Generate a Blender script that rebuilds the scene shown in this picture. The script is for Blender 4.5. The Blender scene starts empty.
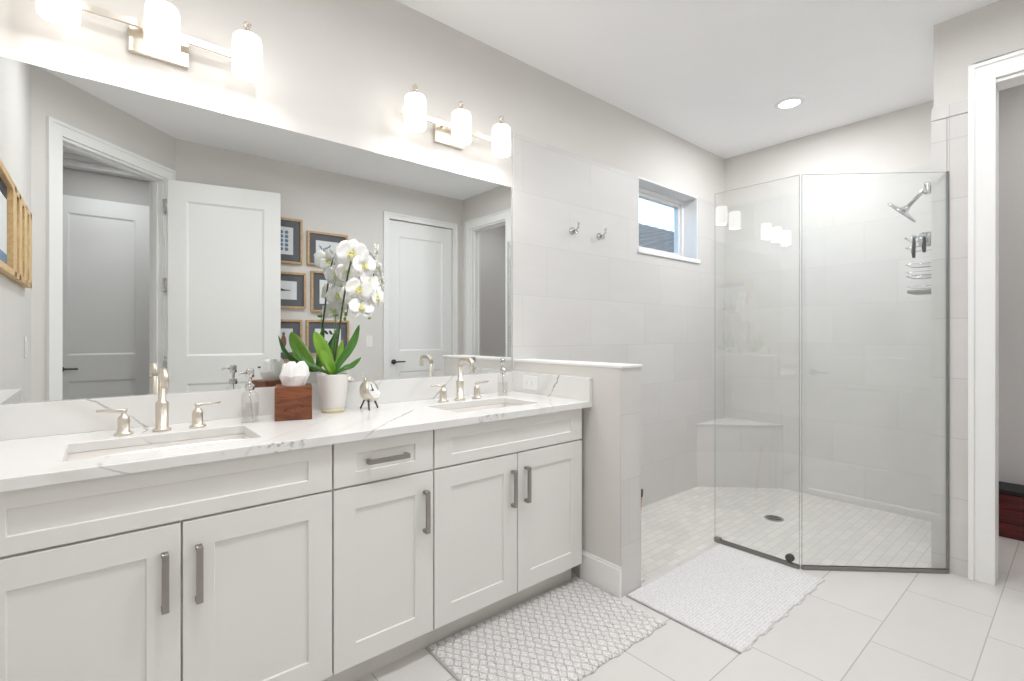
import bpy, bmesh, math, random
from math import sin, cos, pi, radians, sqrt
from mathutils import Vector, Matrix, noise as mnoise

SC = bpy.context.scene
COL = SC.collection
random.seed(7)

# ------------------------------------------------------------------ camera
cam_d = bpy.data.cameras.new('camera')
cam_d.sensor_width = 36.0
cam_d.lens = 487.6 * 36.0 / 1024.0
cam_d.shift_y = -5.27 / 1024.0
cam_d.clip_start = 0.01
cam = bpy.data.objects.new('camera', cam_d)
COL.objects.link(cam)
cam.location = (0, 0, 1.20)
cam.rotation_euler = (pi / 2, 0, radians(49.807 - 90))
SC.camera = cam

# ------------------------------------------------------------------ view, world, big lights
SC.view_settings.view_transform = 'Standard'
SC.view_settings.look = 'None'
SC.view_settings.gamma = 1.0
SC.view_settings.use_curve_mapping = False
SC.view_settings.exposure = -0.53
SC.cycles.use_denoising = True
SC.cycles.max_bounces = 14
SC.cycles.diffuse_bounces = 8
SC.cycles.glossy_bounces = 8
SC.cycles.transparent_max_bounces = 24
SC.cycles.sample_clamp_indirect = 8.0

W = bpy.data.worlds.new('sky')
SC.world = W
W.use_nodes = True
wn = W.node_tree
sky = wn.nodes.new('ShaderNodeTexSky')
sky.sky_type = 'NISHITA'
sky.sun_disc = False
sky.sun_elevation = radians(50)
sky.sun_rotation = radians(200)
sky.air_density = 1.0
sky.dust_density = 3.0
wn.links.new(sky.outputs[0], wn.nodes['Background'].inputs[0])
wn.nodes['Background'].inputs[1].default_value = 0.95

SHADE_E = 4.0          # vanity lamp glass
CAN_W = 24.0           # recessed ceiling lamps
def area(name, loc, size, power, color=(0.965, 0.985, 1.0), rot=(0, 0, 0), spread=172):
    d = bpy.data.lights.new(name, 'AREA')
    d.shape = 'DISK'; d.size = size; d.energy = power; d.color = color
    d.spread = radians(spread)
    o = bpy.data.objects.new(name, d); COL.objects.link(o)
    o.location = loc; o.rotation_euler = rot
    return o
FILL_CANS = [(0.40, 0.95, 22.0), (1.75, 0.80, 21.0), (2.55, 0.35, 10.0)]          # fill lamps added to brighten the bathroom, unseen above the frame
area('recessed_or_fill_glow', (3.62, 1.33, 2.786), 0.13, CAN_W, spread=180)
for (x, y, p) in FILL_CANS:
    area('recessed_or_fill_glow', (x, y, 2.786), 0.13, p)
area('toilet_room_fill_glow', (3.85, -0.25, 2.786), 0.13, 8.0)  # added fill to brighten the toilet room, no lamp seen there
area('hall_fill_glow', (0.1, -1.0, 2.786), 0.13, 11.0)  # added fill so the hall is not dark, source unseen

# ------------------------------------------------------------------ material helpers
class NT:
    def __init__(s, name):
        s.m = bpy.data.materials.new(name); s.m.use_nodes = True
        s.t = s.m.node_tree
        s.b = s.t.nodes['Principled BSDF']; s.out = s.t.nodes['Material Output']
    def n(s, typ, **kw):
        x = s.t.nodes.new(typ)
        for k, v in kw.items(): setattr(x, k, v)
        return x
    def put(s, inp, v):
        if hasattr(v, 'is_linked') or isinstance(v, bpy.types.NodeSocket): s.t.links.new(v, inp)
        else: inp.default_value = v
    def math(s, op, a, b=0.0, c=0.0, clamp=False):
        x = s.n('ShaderNodeMath', operation=op); x.use_clamp = clamp
        s.put(x.inputs[0], a); s.put(x.inputs[1], b); s.put(x.inputs[2], c)
        return x.outputs[0]
    def pos(s, obj=False):
        if obj:
            return s.n('ShaderNodeTexCoord').outputs['Object']
        return s.n('ShaderNodeNewGeometry').outputs['Position']
    def xyz(s, v):
        x = s.n('ShaderNodeSeparateXYZ'); s.put(x.inputs[0], v)
        return x.outputs
    def comb(s, a, b, c=0.0):
        x = s.n('ShaderNodeCombineXYZ')
        s.put(x.inputs[0], a); s.put(x.inputs[1], b); s.put(x.inputs[2], c)
        return x.outputs[0]
    def scale(s, v, k):
        x = s.n('ShaderNodeMapping'); s.put(x.inputs[0], v); x.inputs['Scale'].default_value = k
        return x.outputs[0]
    def noise(s, v, sc, det=3.0, rough=0.5, dist=0.0):
        x = s.n('ShaderNodeTexNoise'); s.put(x.inputs['Vector'], v)
        x.inputs['Scale'].default_value = sc; x.inputs['Detail'].default_value = det
        x.inputs['Roughness'].default_value = rough; x.inputs['Distortion'].default_value = dist
        return x.outputs[0]
    def mix(s, f, a, b):
        x = s.n('ShaderNodeMix', data_type='RGBA'); s.put(x.inputs[0], f)
        for i, c in ((6, a), (7, b)):
            s.put(x.inputs[i], (*c, 1) if isinstance(c, tuple) and len(c) == 3 else c)
        return x.outputs[2]
    def smooth(s, v, lo, hi, a=0.0, b=1.0):
        x = s.n('ShaderNodeMapRange', interpolation_type='SMOOTHSTEP'); s.put(x.inputs[0], v)
        x.inputs[1].default_value = lo; x.inputs[2].default_value = hi
        x.inputs[3].default_value = a; x.inputs[4].default_value = b
        return x.outputs[0]
    def bump(s, h, strength=0.2, dist=0.002):
        x = s.n('ShaderNodeBump'); s.put(x.inputs['Height'], h)
        x.inputs['Strength'].default_value = strength; x.inputs['Distance'].default_value = dist
        s.t.links.new(x.outputs[0], s.b.inputs['Normal'])
    def col(s, c):
        s.put(s.b.inputs['Base Color'], (*c, 1) if isinstance(c, tuple) and len(c) == 3 else c)
    def set(s, rough=None, metal=None, **kw):
        if rough is not None: s.put(s.b.inputs['Roughness'], rough)
        if metal is not None: s.b.inputs['Metallic'].default_value = metal
        for k, v in kw.items(): s.put(s.b.inputs[k.replace('_', ' ')], v)
        return s.m

def plain(name, c, rough=0.5, metal=0.0, var=0.03, sc=6.0, bump=0.0, bsc=200.0, **kw):
    """base colour with a faint mottling of its own"""
    t = NT(name)
    v = t.pos(True)
    n = t.noise(v, sc)
    lo = tuple(max(0, x * (1 - var)) for x in c); hi = tuple(min(1, x * (1 + var)) for x in c)
    t.col(t.mix(n, lo, hi))
    if bump: t.bump(t.noise(v, bsc, 2), bump, 0.001)
    return t.set(rough, metal, **kw)

def tile_mat(name, mode, tw, th, u0, v0, shift, gw, base, grout, var=0.03, rough=0.35, cloud=0.05, bump=0.25):
    """running-bond tiles. mode 'floor': u=x v=y;  'wall': u=x or y by facing, v=z"""
    t = NT(name)
    P = t.xyz(t.pos())
    if mode == 'floor':
        u, v = P[0], P[1]
    else:
        N = t.xyz(t.n('ShaderNodeNewGeometry').outputs['Normal'])
        fx = t.math('GREATER_THAN', t.math('ABSOLUTE', N[0]), 0.6)
        u = t.math('ADD', t.math('MULTIPLY', P[0], t.math('SUBTRACT', 1.0, fx)), t.math('MULTIPLY', P[1], fx))
        v = P[2]
    rv = t.math('DIVIDE', t.math('SUBTRACT', v, v0), th)
    row = t.math('FLOOR', rv)
    ru = t.math('SUBTRACT', t.math('DIVIDE', t.math('SUBTRACT', u, u0), tw), t.math('MULTIPLY', row, shift))
    cl = t.math('FLOOR', ru)
    fu = t.math('FRACT', ru); fv = t.math('FRACT', rv)
    du = t.math('MULTIPLY', t.math('MINIMUM', fu, t.math('SUBTRACT', 1.0, fu)), tw)
    dv = t.math('MULTIPLY', t.math('MINIMUM', fv, t.math('SUBTRACT', 1.0, fv)), th)
    d = t.math('MINIMUM', du, dv)
    body = t.smooth(d, gw * 0.5 - 0.0006, gw * 0.5 + 0.0006)
    wn_ = t.n('ShaderNodeTexWhiteNoise', noise_dimensions='3D')
    t.put(wn_.inputs['Vector'], t.comb(cl, row, 3.1))
    rnd = wn_.outputs['Value']
    pv = t.comb(t.math('ADD', P[0], t.math('MULTIPLY', rnd, 7.0)), P[1], t.math('ADD', P[2], t.math('MULTIPLY', rnd, 3.0)))
    st = t.noise(t.scale(pv, (1.0, 1.6, 3.0)), 2.4, 5, 0.55, 0.8)
    f = t.math('ADD', t.math('MULTIPLY', rnd, 0.5), t.math('MULTIPLY', st, 0.9))
    lo = tuple(x * (1 - var - cloud) for x in base); hi = tuple(min(1, x * (1 + var + cloud)) for x in base)
    c = t.mix(t.smooth(f, 0.2, 1.2), lo, hi)
    t.col(t.mix(body, grout, c))
    t.bump(body, bump, 0.0015)
    t.put(t.b.inputs['Roughness'], t.math('ADD', rough, t.math('MULTIPLY', t.math('SUBTRACT', 1.0, body), 0.4)))
    return t.m

def glass_thin(name, tint, edge=False):
    """clear pane: passes light with a faint tint and reflects by angle (Schlick)"""
    t = NT(name)
    g = t.n('ShaderNodeNewGeometry')
    dt = t.n('ShaderNodeVectorMath', operation='DOT_PRODUCT')
    t.put(dt.inputs[0], g.outputs['Normal']); t.put(dt.inputs[1], g.outputs['Incoming'])
    c = t.math('ABSOLUTE', dt.outputs['Value'])
    F = t.math('ADD', 0.055, t.math('MULTIPLY', t.math('POWER', t.math('SUBTRACT', 1.0, c, clamp=True), 5.0), 0.9), clamp=True)
    tr = t.n('ShaderNodeBsdfTransparent'); tr.inputs[0].default_value = (*tint, 1)
    gl = t.n('ShaderNodeBsdfGlossy'); gl.inputs['Roughness'].default_value = 0.0
    gl.inputs[0].default_value = (1, 1, 1, 1)
    mx = t.n('ShaderNodeMixShader'); t.put(mx.inputs[0], F)
    t.t.links.new(tr.outputs[0], mx.inputs[1]); t.t.links.new(gl.outputs[0], mx.inputs[2])
    t.t.links.new(mx.outputs[0], t.out.inputs[0])
    return t.m

def quartz():
    t = NT('white_veined_quartz')
    p = t.pos(); P = t.xyz(p)
    n1 = t.math('SUBTRACT', t.noise(p, 5.0, 5, 0.6), 0.5)
    n2 = t.noise(p, 9.0, 3)
    n3 = t.math('SUBTRACT', t.noise(p, 28.0, 3), 0.5)
    base = t.mix(t.noise(p, 1.6, 3), (0.75, 0.743, 0.733), (0.80, 0.794, 0.786))
    # a vein is a wavy sheet running through the slab:  a.p = c
    veins = [((1, -0.99, -1.148), -1.843, 0.008, 0.90, (0.20, 0.185, 0.17)),
             ((1, -0.99, -1.148), -2.000, 0.050, 0.22, (0.58, 0.56, 0.53)),
             ((1, -0.99, -0.85), -1.945, 0.012, 0.30, (0.46, 0.44, 0.41)),
             ((1, -0.22, 1.4), 0.902, 0.008, 0.75, (0.28, 0.26, 0.24)),
             ((1, -0.22, 1.3), 0.735, 0.070, 0.30, (0.62, 0.58, 0.53)),
             ((-1.1, 1, 0.62), 0.397, 0.007, 0.90, (0.24, 0.22, 0.20)),
             ((-1.1, 1, 0.62), 0.470, 0.060, 0.40, (0.58, 0.56, 0.53))]
    edge = t.smooth(P[1], 1.5530, 1.5560, 1.0, 0.0)      # dark broken flecks that show on the cut front face of the stone
    fl = t.math('MULTIPLY', t.smooth(t.noise(t.scale(p, (1.0, 1.0, 1.0)), 5.5, 2), 0.55, 0.68), t.smooth(t.noise(p, 60.0, 4, 0.65), 0.50, 0.62))
    c = base
    for i, (a, k, w, s, cc) in enumerate(veins):
        f = t.math('ADD', t.math('MULTIPLY', P[0], a[0]), t.math('ADD', t.math('MULTIPLY', P[1], a[1]), t.math('MULTIPLY', P[2], a[2])))
        f = t.math('SUBTRACT', f, k)
        f = t.math('ADD', f, t.math('ADD', t.math('MULTIPLY', n1, 0.10), t.math('MULTIPLY', n3, 0.02)))
        m = t.smooth(t.math('ABSOLUTE', f), 0.0, w, 1.0, 0.0)
        brk = t.smooth(t.noise(p, 4.0 + i * 0.7, 2), 0.36, 0.62)
        c = t.mix(t.math('MULTIPLY', t.math('MULTIPLY', m, brk), s), c, cc)
    c = t.mix(t.math('MULTIPLY', t.math('MULTIPLY', fl, edge), 0.7), c, (0.30, 0.28, 0.265))
    t.col(c)
    return t.set(0.18)

def wood(name, c1, c2, axis=(1, 12, 12), sc=5.0, rough=0.45):
    t = NT(name)
    v = t.scale(t.pos(True), axis)
    n = t.noise(v, sc, 5, 0.6, 1.2)
    n2 = t.noise(v, sc * 4, 3)
    f = t.math('ADD', t.math('MULTIPLY', n, 0.75), t.math('MULTIPLY', n2, 0.25))
    t.col(t.mix(t.smooth(f, 0.3, 0.7), c1, c2))
    t.bump(f, 0.15, 0.0006)
    return t.set(rough)

def emitter(name, c, e, rough=0.3):
    t = NT(name)
    n = t.noise(t.pos(True), 8.0, 1)
    t.col((0.9, 0.9, 0.88))
    t.put(t.b.inputs['Emission Color'], (*c, 1))
    t.put(t.b.inputs['Emission Strength'], t.math('MULTIPLY', e, t.math('ADD', 0.97, t.math('MULTIPLY', n, 0.06))))
    return t.set(rough)

def mat_weave(name, kind):
    t = NT(name)
    P = t.xyz(t.pos(True))
    def tri(v, period, ph=0.0):
        f = t.math('FRACT', t.math('ADD', t.math('DIVIDE', v, period), ph))
        return t.math('ABSOLUTE', t.math('SUBTRACT', f, 0.5))
    if kind == 'zigzag':
        fx = t.math('ABSOLUTE', t.math('SUBTRACT', t.math('FRACT', t.math('DIVIDE', P[0], 0.074)), 0.5))
        z1 = t.math('MULTIPLY', tri(P[1], 0.056), 0.62)
        d1 = t.math('ABSOLUTE', t.math('SUBTRACT', fx, t.math('ADD', z1, 0.02)))
        d2 = t.math('ABSOLUTE', t.math('SUBTRACT', fx, t.math('ADD', t.math('MULTIPLY', tri(P[1], 0.056, 0.5), 0.62), 0.22)))
        m = t.smooth(t.math('MINIMUM', d1, d2), 0.035, 0.075, 1.0, 0.0)
        loops = t.noise(t.pos(True), 160.0, 2)
        m2 = t.math('MULTIPLY', m, t.smooth(loops, 0.36, 0.66))
        base = t.mix(t.smooth(loops, 0.3, 0.65), (0.56, 0.54, 0.53), (0.78, 0.765, 0.755))
        t.col(t.mix(t.math('MULTIPLY', m2, 0.85), base, (0.27, 0.25, 0.245)))
        t.bump(t.math('SUBTRACT', loops, t.math('MULTIPLY', m, 0.5)), 0.6, 0.004)
    else:
        loops = t.noise(t.pos(True), 120.0, 2)
        rows = tri(P[1], 0.013)
        h = t.math('ADD', loops, t.math('MULTIPLY', rows, 0.5))
        t.col(t.mix(t.smooth(h, 0.3, 0.9), (0.58, 0.57, 0.57), (0.77, 0.76, 0.76)))
        t.bump(h, 0.7, 0.004)
    return t.set(0.95)

M = {}
M['paint'] = plain('wall_paint', (0.70, 0.68, 0.655), 0.75, var=0.015, bump=0.05, bsc=300)
M['ceiling'] = plain('ceiling_paint', (0.93, 0.935, 0.945), 0.85, var=0.01)
M['grey_paint'] = plain('grey_wall_paint', (0.60, 0.585, 0.57), 0.75, var=0.015)
M['trim'] = plain('white_trim_paint', (0.85, 0.85, 0.84), 0.38, var=0.01)
M['door'] = plain('white_door_paint', (0.83, 0.83, 0.82), 0.38, var=0.01)
M['cabinet'] = plain('cabinet_paint', (0.77, 0.755, 0.735), 0.42, var=0.012)
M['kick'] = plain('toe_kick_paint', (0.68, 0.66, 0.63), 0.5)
M['floor'] = tile_mat('floor_tile', 'floor', 0.59, 0.294, 2.31, 0.262, 0.3333, 0.0042, (0.635, 0.612, 0.596), (0.43, 0.41, 0.395), var=0.012, rough=0.33, cloud=0.03)
M['tile'] = tile_mat('shower_wall_tile', 'wall', 0.602, 0.301, 2.08, 1.435, 0.3333, 0.0026, (0.645, 0.634, 0.622), (0.565, 0.553, 0.54), var=0.008, rough=0.5, cloud=0.03, bump=0.08)
M['tile_wing'] = tile_mat('wing_wall_tile', 'wall', 0.62, 0.301, 0.455, 1.285, 0.0, 0.003, (0.63, 0.615, 0.60), (0.50, 0.485, 0.47), var=0.008, rough=0.45, cloud=0.025, bump=0.12)
M['mosaic'] = tile_mat('shower_floor_mosaic', 'floor', 0.102, 0.05, 0.0, 0.02, 0.5, 0.004, (0.70, 0.672, 0.645), (0.585, 0.555, 0.525), var=0.025, rough=0.4)
M['quartz'] = quartz()
M['porcelain'] = plain('white_porcelain', (0.72, 0.69, 0.655), 0.12, var=0.01)
M['nickel'] = plain('brushed_nickel', (0.72, 0.665, 0.585), 0.33, 1.0, var=0.05, sc=60)
M['chrome'] = plain('polished_chrome', (0.62, 0.62, 0.62), 0.14, 1.0)
M['pewter'] = plain('pewter_pull', (0.36, 0.335, 0.315), 0.34, 1.0, var=0.08, sc=40)
M['dark_metal'] = plain('dark_bronze_metal', (0.10, 0.10, 0.10), 0.35, 0.8)
M['steel'] = plain('grey_aluminium_channel', (0.30, 0.295, 0.28), 0.4, 0.8)
M['mirror'] = plain('silvered_mirror', (0.80, 0.815, 0.81), 0.0, 1.0, var=0.0)
M['glass'] = glass_thin('clear_shower_glass', (0.98, 0.99, 0.985))
M['glass_edge'] = plain('green_glass_edge', (0.42, 0.47, 0.45), 0.2)
M['pane'] = glass_thin('window_pane', (0.93, 0.985, 1.0))
M['bottle_glass'] = glass_thin('clear_bottle_glass', (0.955, 0.955, 0.95))
M['soap'] = glass_thin('clear_liquid_soap', (0.93, 0.925, 0.91))
M['shade'] = emitter('opal_lamp_glass', (1.0, 0.96, 0.91), SHADE_E)
M['lens'] = emitter('lit_lens', (1.0, 0.98, 0.95), 10.0)
M['walnut'] = wood('walnut_wood', (0.085, 0.022, 0.008), (0.27, 0.085, 0.03), (1.2, 1.2, 9), 6.0)
M['oak'] = wood('light_oak_wood', (0.42, 0.27, 0.13), (0.60, 0.42, 0.24), (3, 3, 3), 8.0)
M['pine'] = wood('honey_pine_wood', (0.62, 0.40, 0.17), (0.78, 0.56, 0.30), (3, 3, 3), 8.0)
M['cherry'] = wood('dark_cherry_wood', (0.035, 0.004, 0.005), (0.12, 0.012, 0.014), (6, 1, 12), 3.0, 0.25)
M['black'] = plain('black_lacquer', (0.008, 0.007, 0.008), 0.6)
M['tissue'] = plain('white_tissue_paper', (0.88, 0.87, 0.86), 0.9, bump=0.2, bsc=60)
M['pot'] = plain('white_glazed_pot', (0.80, 0.775, 0.75), 0.3, var=0.01)
M['pot_base'] = plain('bare_clay_pot_foot', (0.72, 0.64, 0.45), 0.5)
M['soil'] = plain('bark_soil', (0.12, 0.09, 0.05), 0.95, var=0.5, sc=60, bump=0.8, bsc=90)
def leaf_mat(name, c1, c2, r=0.35):
    t = NT(name)
    v = t.pos(True)
    t.col(t.mix(t.noise(v, 14.0, 3), c1, c2))
    t.bump(t.noise(t.scale(v, (60, 60, 3)), 2.0), 0.1, 0.001)
    return t.set(r, Subsurface_Weight=0.0)
M['leaf'] = leaf_mat('bright_green_leaf', (0.12, 0.30, 0.02), (0.26, 0.46, 0.05))
M['leaf_dark'] = leaf_mat('dark_green_leaf', (0.03, 0.12, 0.015), (0.09, 0.26, 0.04))
M['stem'] = leaf_mat('orchid_stem', (0.03, 0.05, 0.015), (0.07, 0.09, 0.03), 0.5)
def petal_mat():
    t = NT('white_orchid_petal')
    P = t.xyz(t.pos(True))
    r = t.math('SQRT', t.math('ADD', t.math('MULTIPLY', P[0], P[0]), t.math('MULTIPLY', P[2], P[2])))
    n = t.noise(t.pos(True), 50.0, 2)
    c = t.mix(t.smooth(t.math('ADD', r, t.math('MULTIPLY', n, 0.008)), 0.006, 0.026, 1.0, 0.0), (0.93, 0.93, 0.91), (0.78, 0.80, 0.36))
    t.col(c)
    t.b.inputs['Subsurface Weight'].default_value = 0.25
    t.b.inputs['Subsurface Radius'].default_value = (0.01, 0.01, 0.006)
    return t.set(0.55)
M['petal'] = petal_mat()
M['lip'] = plain('yellow_orchid_lip', (0.80, 0.74, 0.34), 0.5, var=0.2, sc=90)
M['slate_mat'] = plain('slate_blue_mount_board', (0.125, 0.13, 0.145), 0.9)
M['paper'] = plain('white_print_paper', (0.72, 0.74, 0.75), 0.9, var=0.05, sc=12)
M['ink_blue'] = plain('blue_grey_ink', (0.16, 0.24, 0.34), 0.9, var=0.3, sc=40)
M['ink_dark'] = plain('dark_ink', (0.05, 0.05, 0.06), 0.9, var=0.3, sc=40)
M['ink_red'] = plain('red_brown_ink', (0.28, 0.13, 0.10), 0.9, var=0.3, sc=30)
M['ink_tan'] = plain('tan_ink', (0.45, 0.36, 0.29), 0.9, var=0.2, sc=30)
M['plate'] = plain('white_plastic_plate', (0.84, 0.84, 0.83), 0.35, var=0.01)
M['slot'] = plain('dark_slot', (0.10, 0.10, 0.10), 0.6)
M['black_plastic'] = plain('black_plastic', (0.015, 0.016, 0.02), 0.4)
M['mat_a'] = mat_weave('grey_zigzag_weave', 'zigzag')
M['mat_b'] = mat_weave('white_looped_weave', 'loop')
M['fringe'] = plain('grey_hem_cloth', (0.40, 0.385, 0.37), 0.95)
M['roof_tile'] = plain('grey_roof_tile', (0.055, 0.062, 0.068), 0.8, var=0.25, sc=3.0)
M['stucco'] = plain('stucco', (0.6, 0.58, 0.55), 0.9)
M['vinyl'] = plain('white_vinyl', (0.84, 0.85, 0.86), 0.35, var=0.01)
M['dial'] = plain('white_clock_dial', (0.82, 0.82, 0.80), 0.4)
M['wall_item'] = plain('dark_grey_panel', (0.17, 0.165, 0.17), 0.6)

# ------------------------------------------------------------------ mesh helpers
class MB:
    def __init__(s):
        s.bm = bmesh.new(); s.X = Matrix.Identity(4); s.mi = 0
    def v(s, p): return s.bm.verts.new(s.X @ Vector(p))
    def f(s, vs, smooth=False):
        try:
            fc = s.bm.faces.new(vs); fc.smooth = smooth; fc.material_index = s.mi
            return fc
        except ValueError:
            return None
    def box(s, x0, x1, y0, y1, z0, z1):
        P = [(x0, y0, z0), (x1, y0, z0), (x1, y1, z0), (x0, y1, z0), (x0, y0, z1), (x1, y0, z1), (x1, y1, z1), (x0, y1, z1)]
        V = [s.v(p) for p in P]
        for q in ((3, 2, 1, 0), (4, 5, 6, 7), (0, 1, 5, 4), (1, 2, 6, 5), (2, 3, 7, 6), (3, 0, 4, 7)):
            s.f([V[i] for i in q])
        return s
    def prism(s, pts, z0, z1):
        a = [s.v((x, y, z0)) for x, y in pts]; b = [s.v((x, y, z1)) for x, y in pts]
        n = len(pts)
        s.f(a[::-1]); s.f(b)
        for i in range(n): s.f([a[i], a[(i + 1) % n], b[(i + 1) % n], b[i]])
        return s
    def lathe(s, prof, n=28, c=(0, 0, 0), axis='z', caps=True):
        rings = []
        for r, z in prof:
            ring = []
            for i in range(n):
                a = 2 * pi * i / n
                p = (r * cos(a), r * sin(a), z)
                if axis == 'y': p = (p[0], p[2], -p[1])
                if axis == 'x': p = (p[2], p[0], p[1])
                ring.append(s.v((p[0] + c[0], p[1] + c[1], p[2] + c[2])))
            rings.append(ring)
        for a, b in zip(rings, rings[1:]):
            for i in range(n): s.f([a[i], a[(i + 1) % n], b[(i + 1) % n], b[i]], True)
        if caps:
            s.f(rings[0][::-1]); s.f(rings[-1])
        return s
    def cyl(s, c, r, h, axis='z', n=24):
        return s.lathe([(r, 0), (r, h)], n, c, axis)
    def tube(s, pts, r, n=10, closed=False):
        pts = [Vector(p) for p in pts]
        m = len(pts); rings = []
        up = None
        for i, p in enumerate(pts):
            if closed: d = pts[(i + 1) % m] - pts[i - 1]
            else: d = pts[min(i + 1, m - 1)] - pts[max(i - 1, 0)]
            d.normalize()
            if up is None:
                up = Vector((0, 0, 1)) if abs(d.z) < 0.9 else Vector((1, 0, 0))
            a = d.cross(up).normalized(); b = a.cross(d).normalized(); up = b
            rr = r[i] if isinstance(r, (list, tuple)) else r
            rings.append([s.v(p + (a * cos(2 * pi * k / n) + b * sin(2 * pi * k / n)) * rr) for k in range(n)])
        k_ = m if closed else m - 1
        for i in range(k_):
            A, B = rings[i], rings[(i + 1) % m]
            for k in range(n): s.f([A[k], A[(k + 1) % n], B[(k + 1) % n], B[k]], True)
        if not closed:
            s.f(rings[0][::-1]); s.f(rings[-1])
        return s
    def ball(s, c, r, n=16, sq=(1, 1, 1)):
        prev = None
        prof = []
        for i in range(n // 2 + 1):
            t = -pi / 2 + pi * i / (n // 2)
            prof.append((max(1e-5, cos(t)), sin(t)))
        rings = []
        for cr, z in prof:
            rings.append([s.v((c[0] + cr * cos(2 * pi * k / n) * r * sq[0], c[1] + cr * sin(2 * pi * k / n) * r * sq[1], c[2] + z * r * sq[2])) for k in range(n)])
        for a, b in zip(rings, rings[1:]):
            for i in range(n): s.f([a[i], a[(i + 1) % n], b[(i + 1) % n], b[i]], True)
        return s
    def done(s, name, mats, parent=None, bevel=0.0, weld=True, seg=2, recalc=True):
        if weld: bmesh.ops.remove_doubles(s.bm, verts=s.bm.verts, dist=1e-5)
        if recalc: bmesh.ops.recalc_face_normals(s.bm, faces=s.bm.faces)
        me = bpy.data.meshes.new(name); s.bm.to_mesh(me); s.bm.free()
        for m in (mats if isinstance(mats, (list, tuple)) else [mats]): me.materials.append(m)
        o = bpy.data.objects.new(name, me); COL.objects.link(o)
        if parent: o.parent = parent
        if bevel:
            b = o.modifiers.new('edge', 'BEVEL'); b.width = bevel; b.segments = seg; b.limit_method = 'ANGLE'; b.angle_limit = radians(40)
        return o

def tag(o, label, cat, group=None, kind=None):
    o['label'] = label; o['category'] = cat
    if group: o['group'] = group
    if kind: o['kind'] = kind
    return o
def thing(name, label, cat, loc=(0, 0, 0), rz=0.0, group=None):
    o = bpy.data.objects.new(name, None); COL.objects.link(o)
    o.empty_display_size = 0.05
    o.location = loc; o.rotation_euler = (0, 0, rz)
    return tag(o, label, cat, group)
def struct(o, label, cat):
    o['kind'] = 'structure'; o['label'] = label; o['category'] = cat
    return o
def dup(root, loc, rz, label, mirror_x=False):
    r = root.copy(); COL.objects.link(r); r.location = loc; r.rotation_euler = (0, 0, rz); r['label'] = label
    for ch in list(root.children):
        c = ch.copy(); COL.objects.link(c); c.parent = r
        for g in list(ch.children):
            d = g.copy(); COL.objects.link(d); d.parent = c
    return r
def rect_ring(mb, x0, x1, z0, z1, w, y0, y1):
    """a flat frame standing in the xz plane"""
    mb.box(x0, x0 + w, y0, y1, z0, z1); mb.box(x1 - w, x1, y0, y1, z0, z1)
    mb.box(x0 + w, x1 - w, y0, y1, z1 - w, z1); mb.box(x0 + w, x1 - w, y0, y1, z0, z0 + w)
    return mb
def panel_slab(mb, w, h, t, panels, rec=0.008, slope=0.004, both=False):
    """slab x 0..w, y 0..t (front at y=0 facing -y), z 0..h with recessed panels (x0,x1,z0,z1)"""
    xs = sorted({0, w, *[p[0] for p in panels], *[p[1] for p in panels]})
    zs = sorted({0, h, *[p[2] for p in panels], *[p[3] for p in panels]})
    def side(y, sgn):
        for i in range(len(xs) - 1):
            for j in range(len(zs) - 1):
                x0, x1, z0, z1 = xs[i], xs[i + 1], zs[j], zs[j + 1]
                cx, cz = (x0 + x1) / 2, (z0 + z1) / 2
                if any(p[0] < cx < p[1] and p[2] < cz < p[3] for p in panels): continue
                mb.f([mb.v((x0, y, z0)), mb.v((x1, y, z0)), mb.v((x1, y, z1)), mb.v((x0, y, z1))])
        for (x0, x1, z0, z1) in panels:
            o = [(x0, z0), (x1, z0), (x1, z1), (x0, z1)]
            n = [(x0 + slope, z0 + slope), (x1 - slope, z0 + slope), (x1 - slope, z1 - slope), (x0 + slope, z1 - slope)]
            yi = y + sgn * rec
            for k in range(4):
                a, b, c, d = o[k], o[(k + 1) % 4], n[(k + 1) % 4], n[k]
                mb.f([mb.v((a[0], y, a[1])), mb.v((b[0], y, b[1])), mb.v((c[0], yi, c[1])), mb.v((d[0], yi, d[1]))])
            mb.f([mb.v((p[0], yi, p[1])) for p in n])
    side(0, 1)
    if both: side(t, -1)
    else: mb.f([mb.v((0, t, 0)), mb.v((w, t, 0)), mb.v((w, t, h)), mb.v((0, t, h))])
    for i in range(len(xs) - 1):
        for z in (0, h): mb.f([mb.v((xs[i], 0, z)), mb.v((xs[i + 1], 0, z)), mb.v((xs[i + 1], t, z)), mb.v((xs[i], t, z))])
    for j in range(len(zs) - 1):
        for x in (0, w): mb.f([mb.v((x, 0, zs[j])), mb.v((x, 0, zs[j + 1])), mb.v((x, t, zs[j + 1])), mb.v((x, t, zs[j]))])
    return mb

# ------------------------------------------------------------------ measured planes (metres)
D, H = 2.139, 2.80            # mirror wall, ceiling
XL = -0.311                   # left wall
YS = -0.531                   # wall behind the camera
XR = 3.284                    # doorway wall on the right
XE = 4.335                    # back of the shower
YW = 0.526                    # shower's right wall
XP0, XP1, YP = 1.821, 1.973, 1.380   # half wall
SF = -0.07                    # shower floor
ZC = 0.882                    # counter top
YC = 1.5525                   # counter front edge
YF = 1.576                    # cabinet fronts

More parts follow.
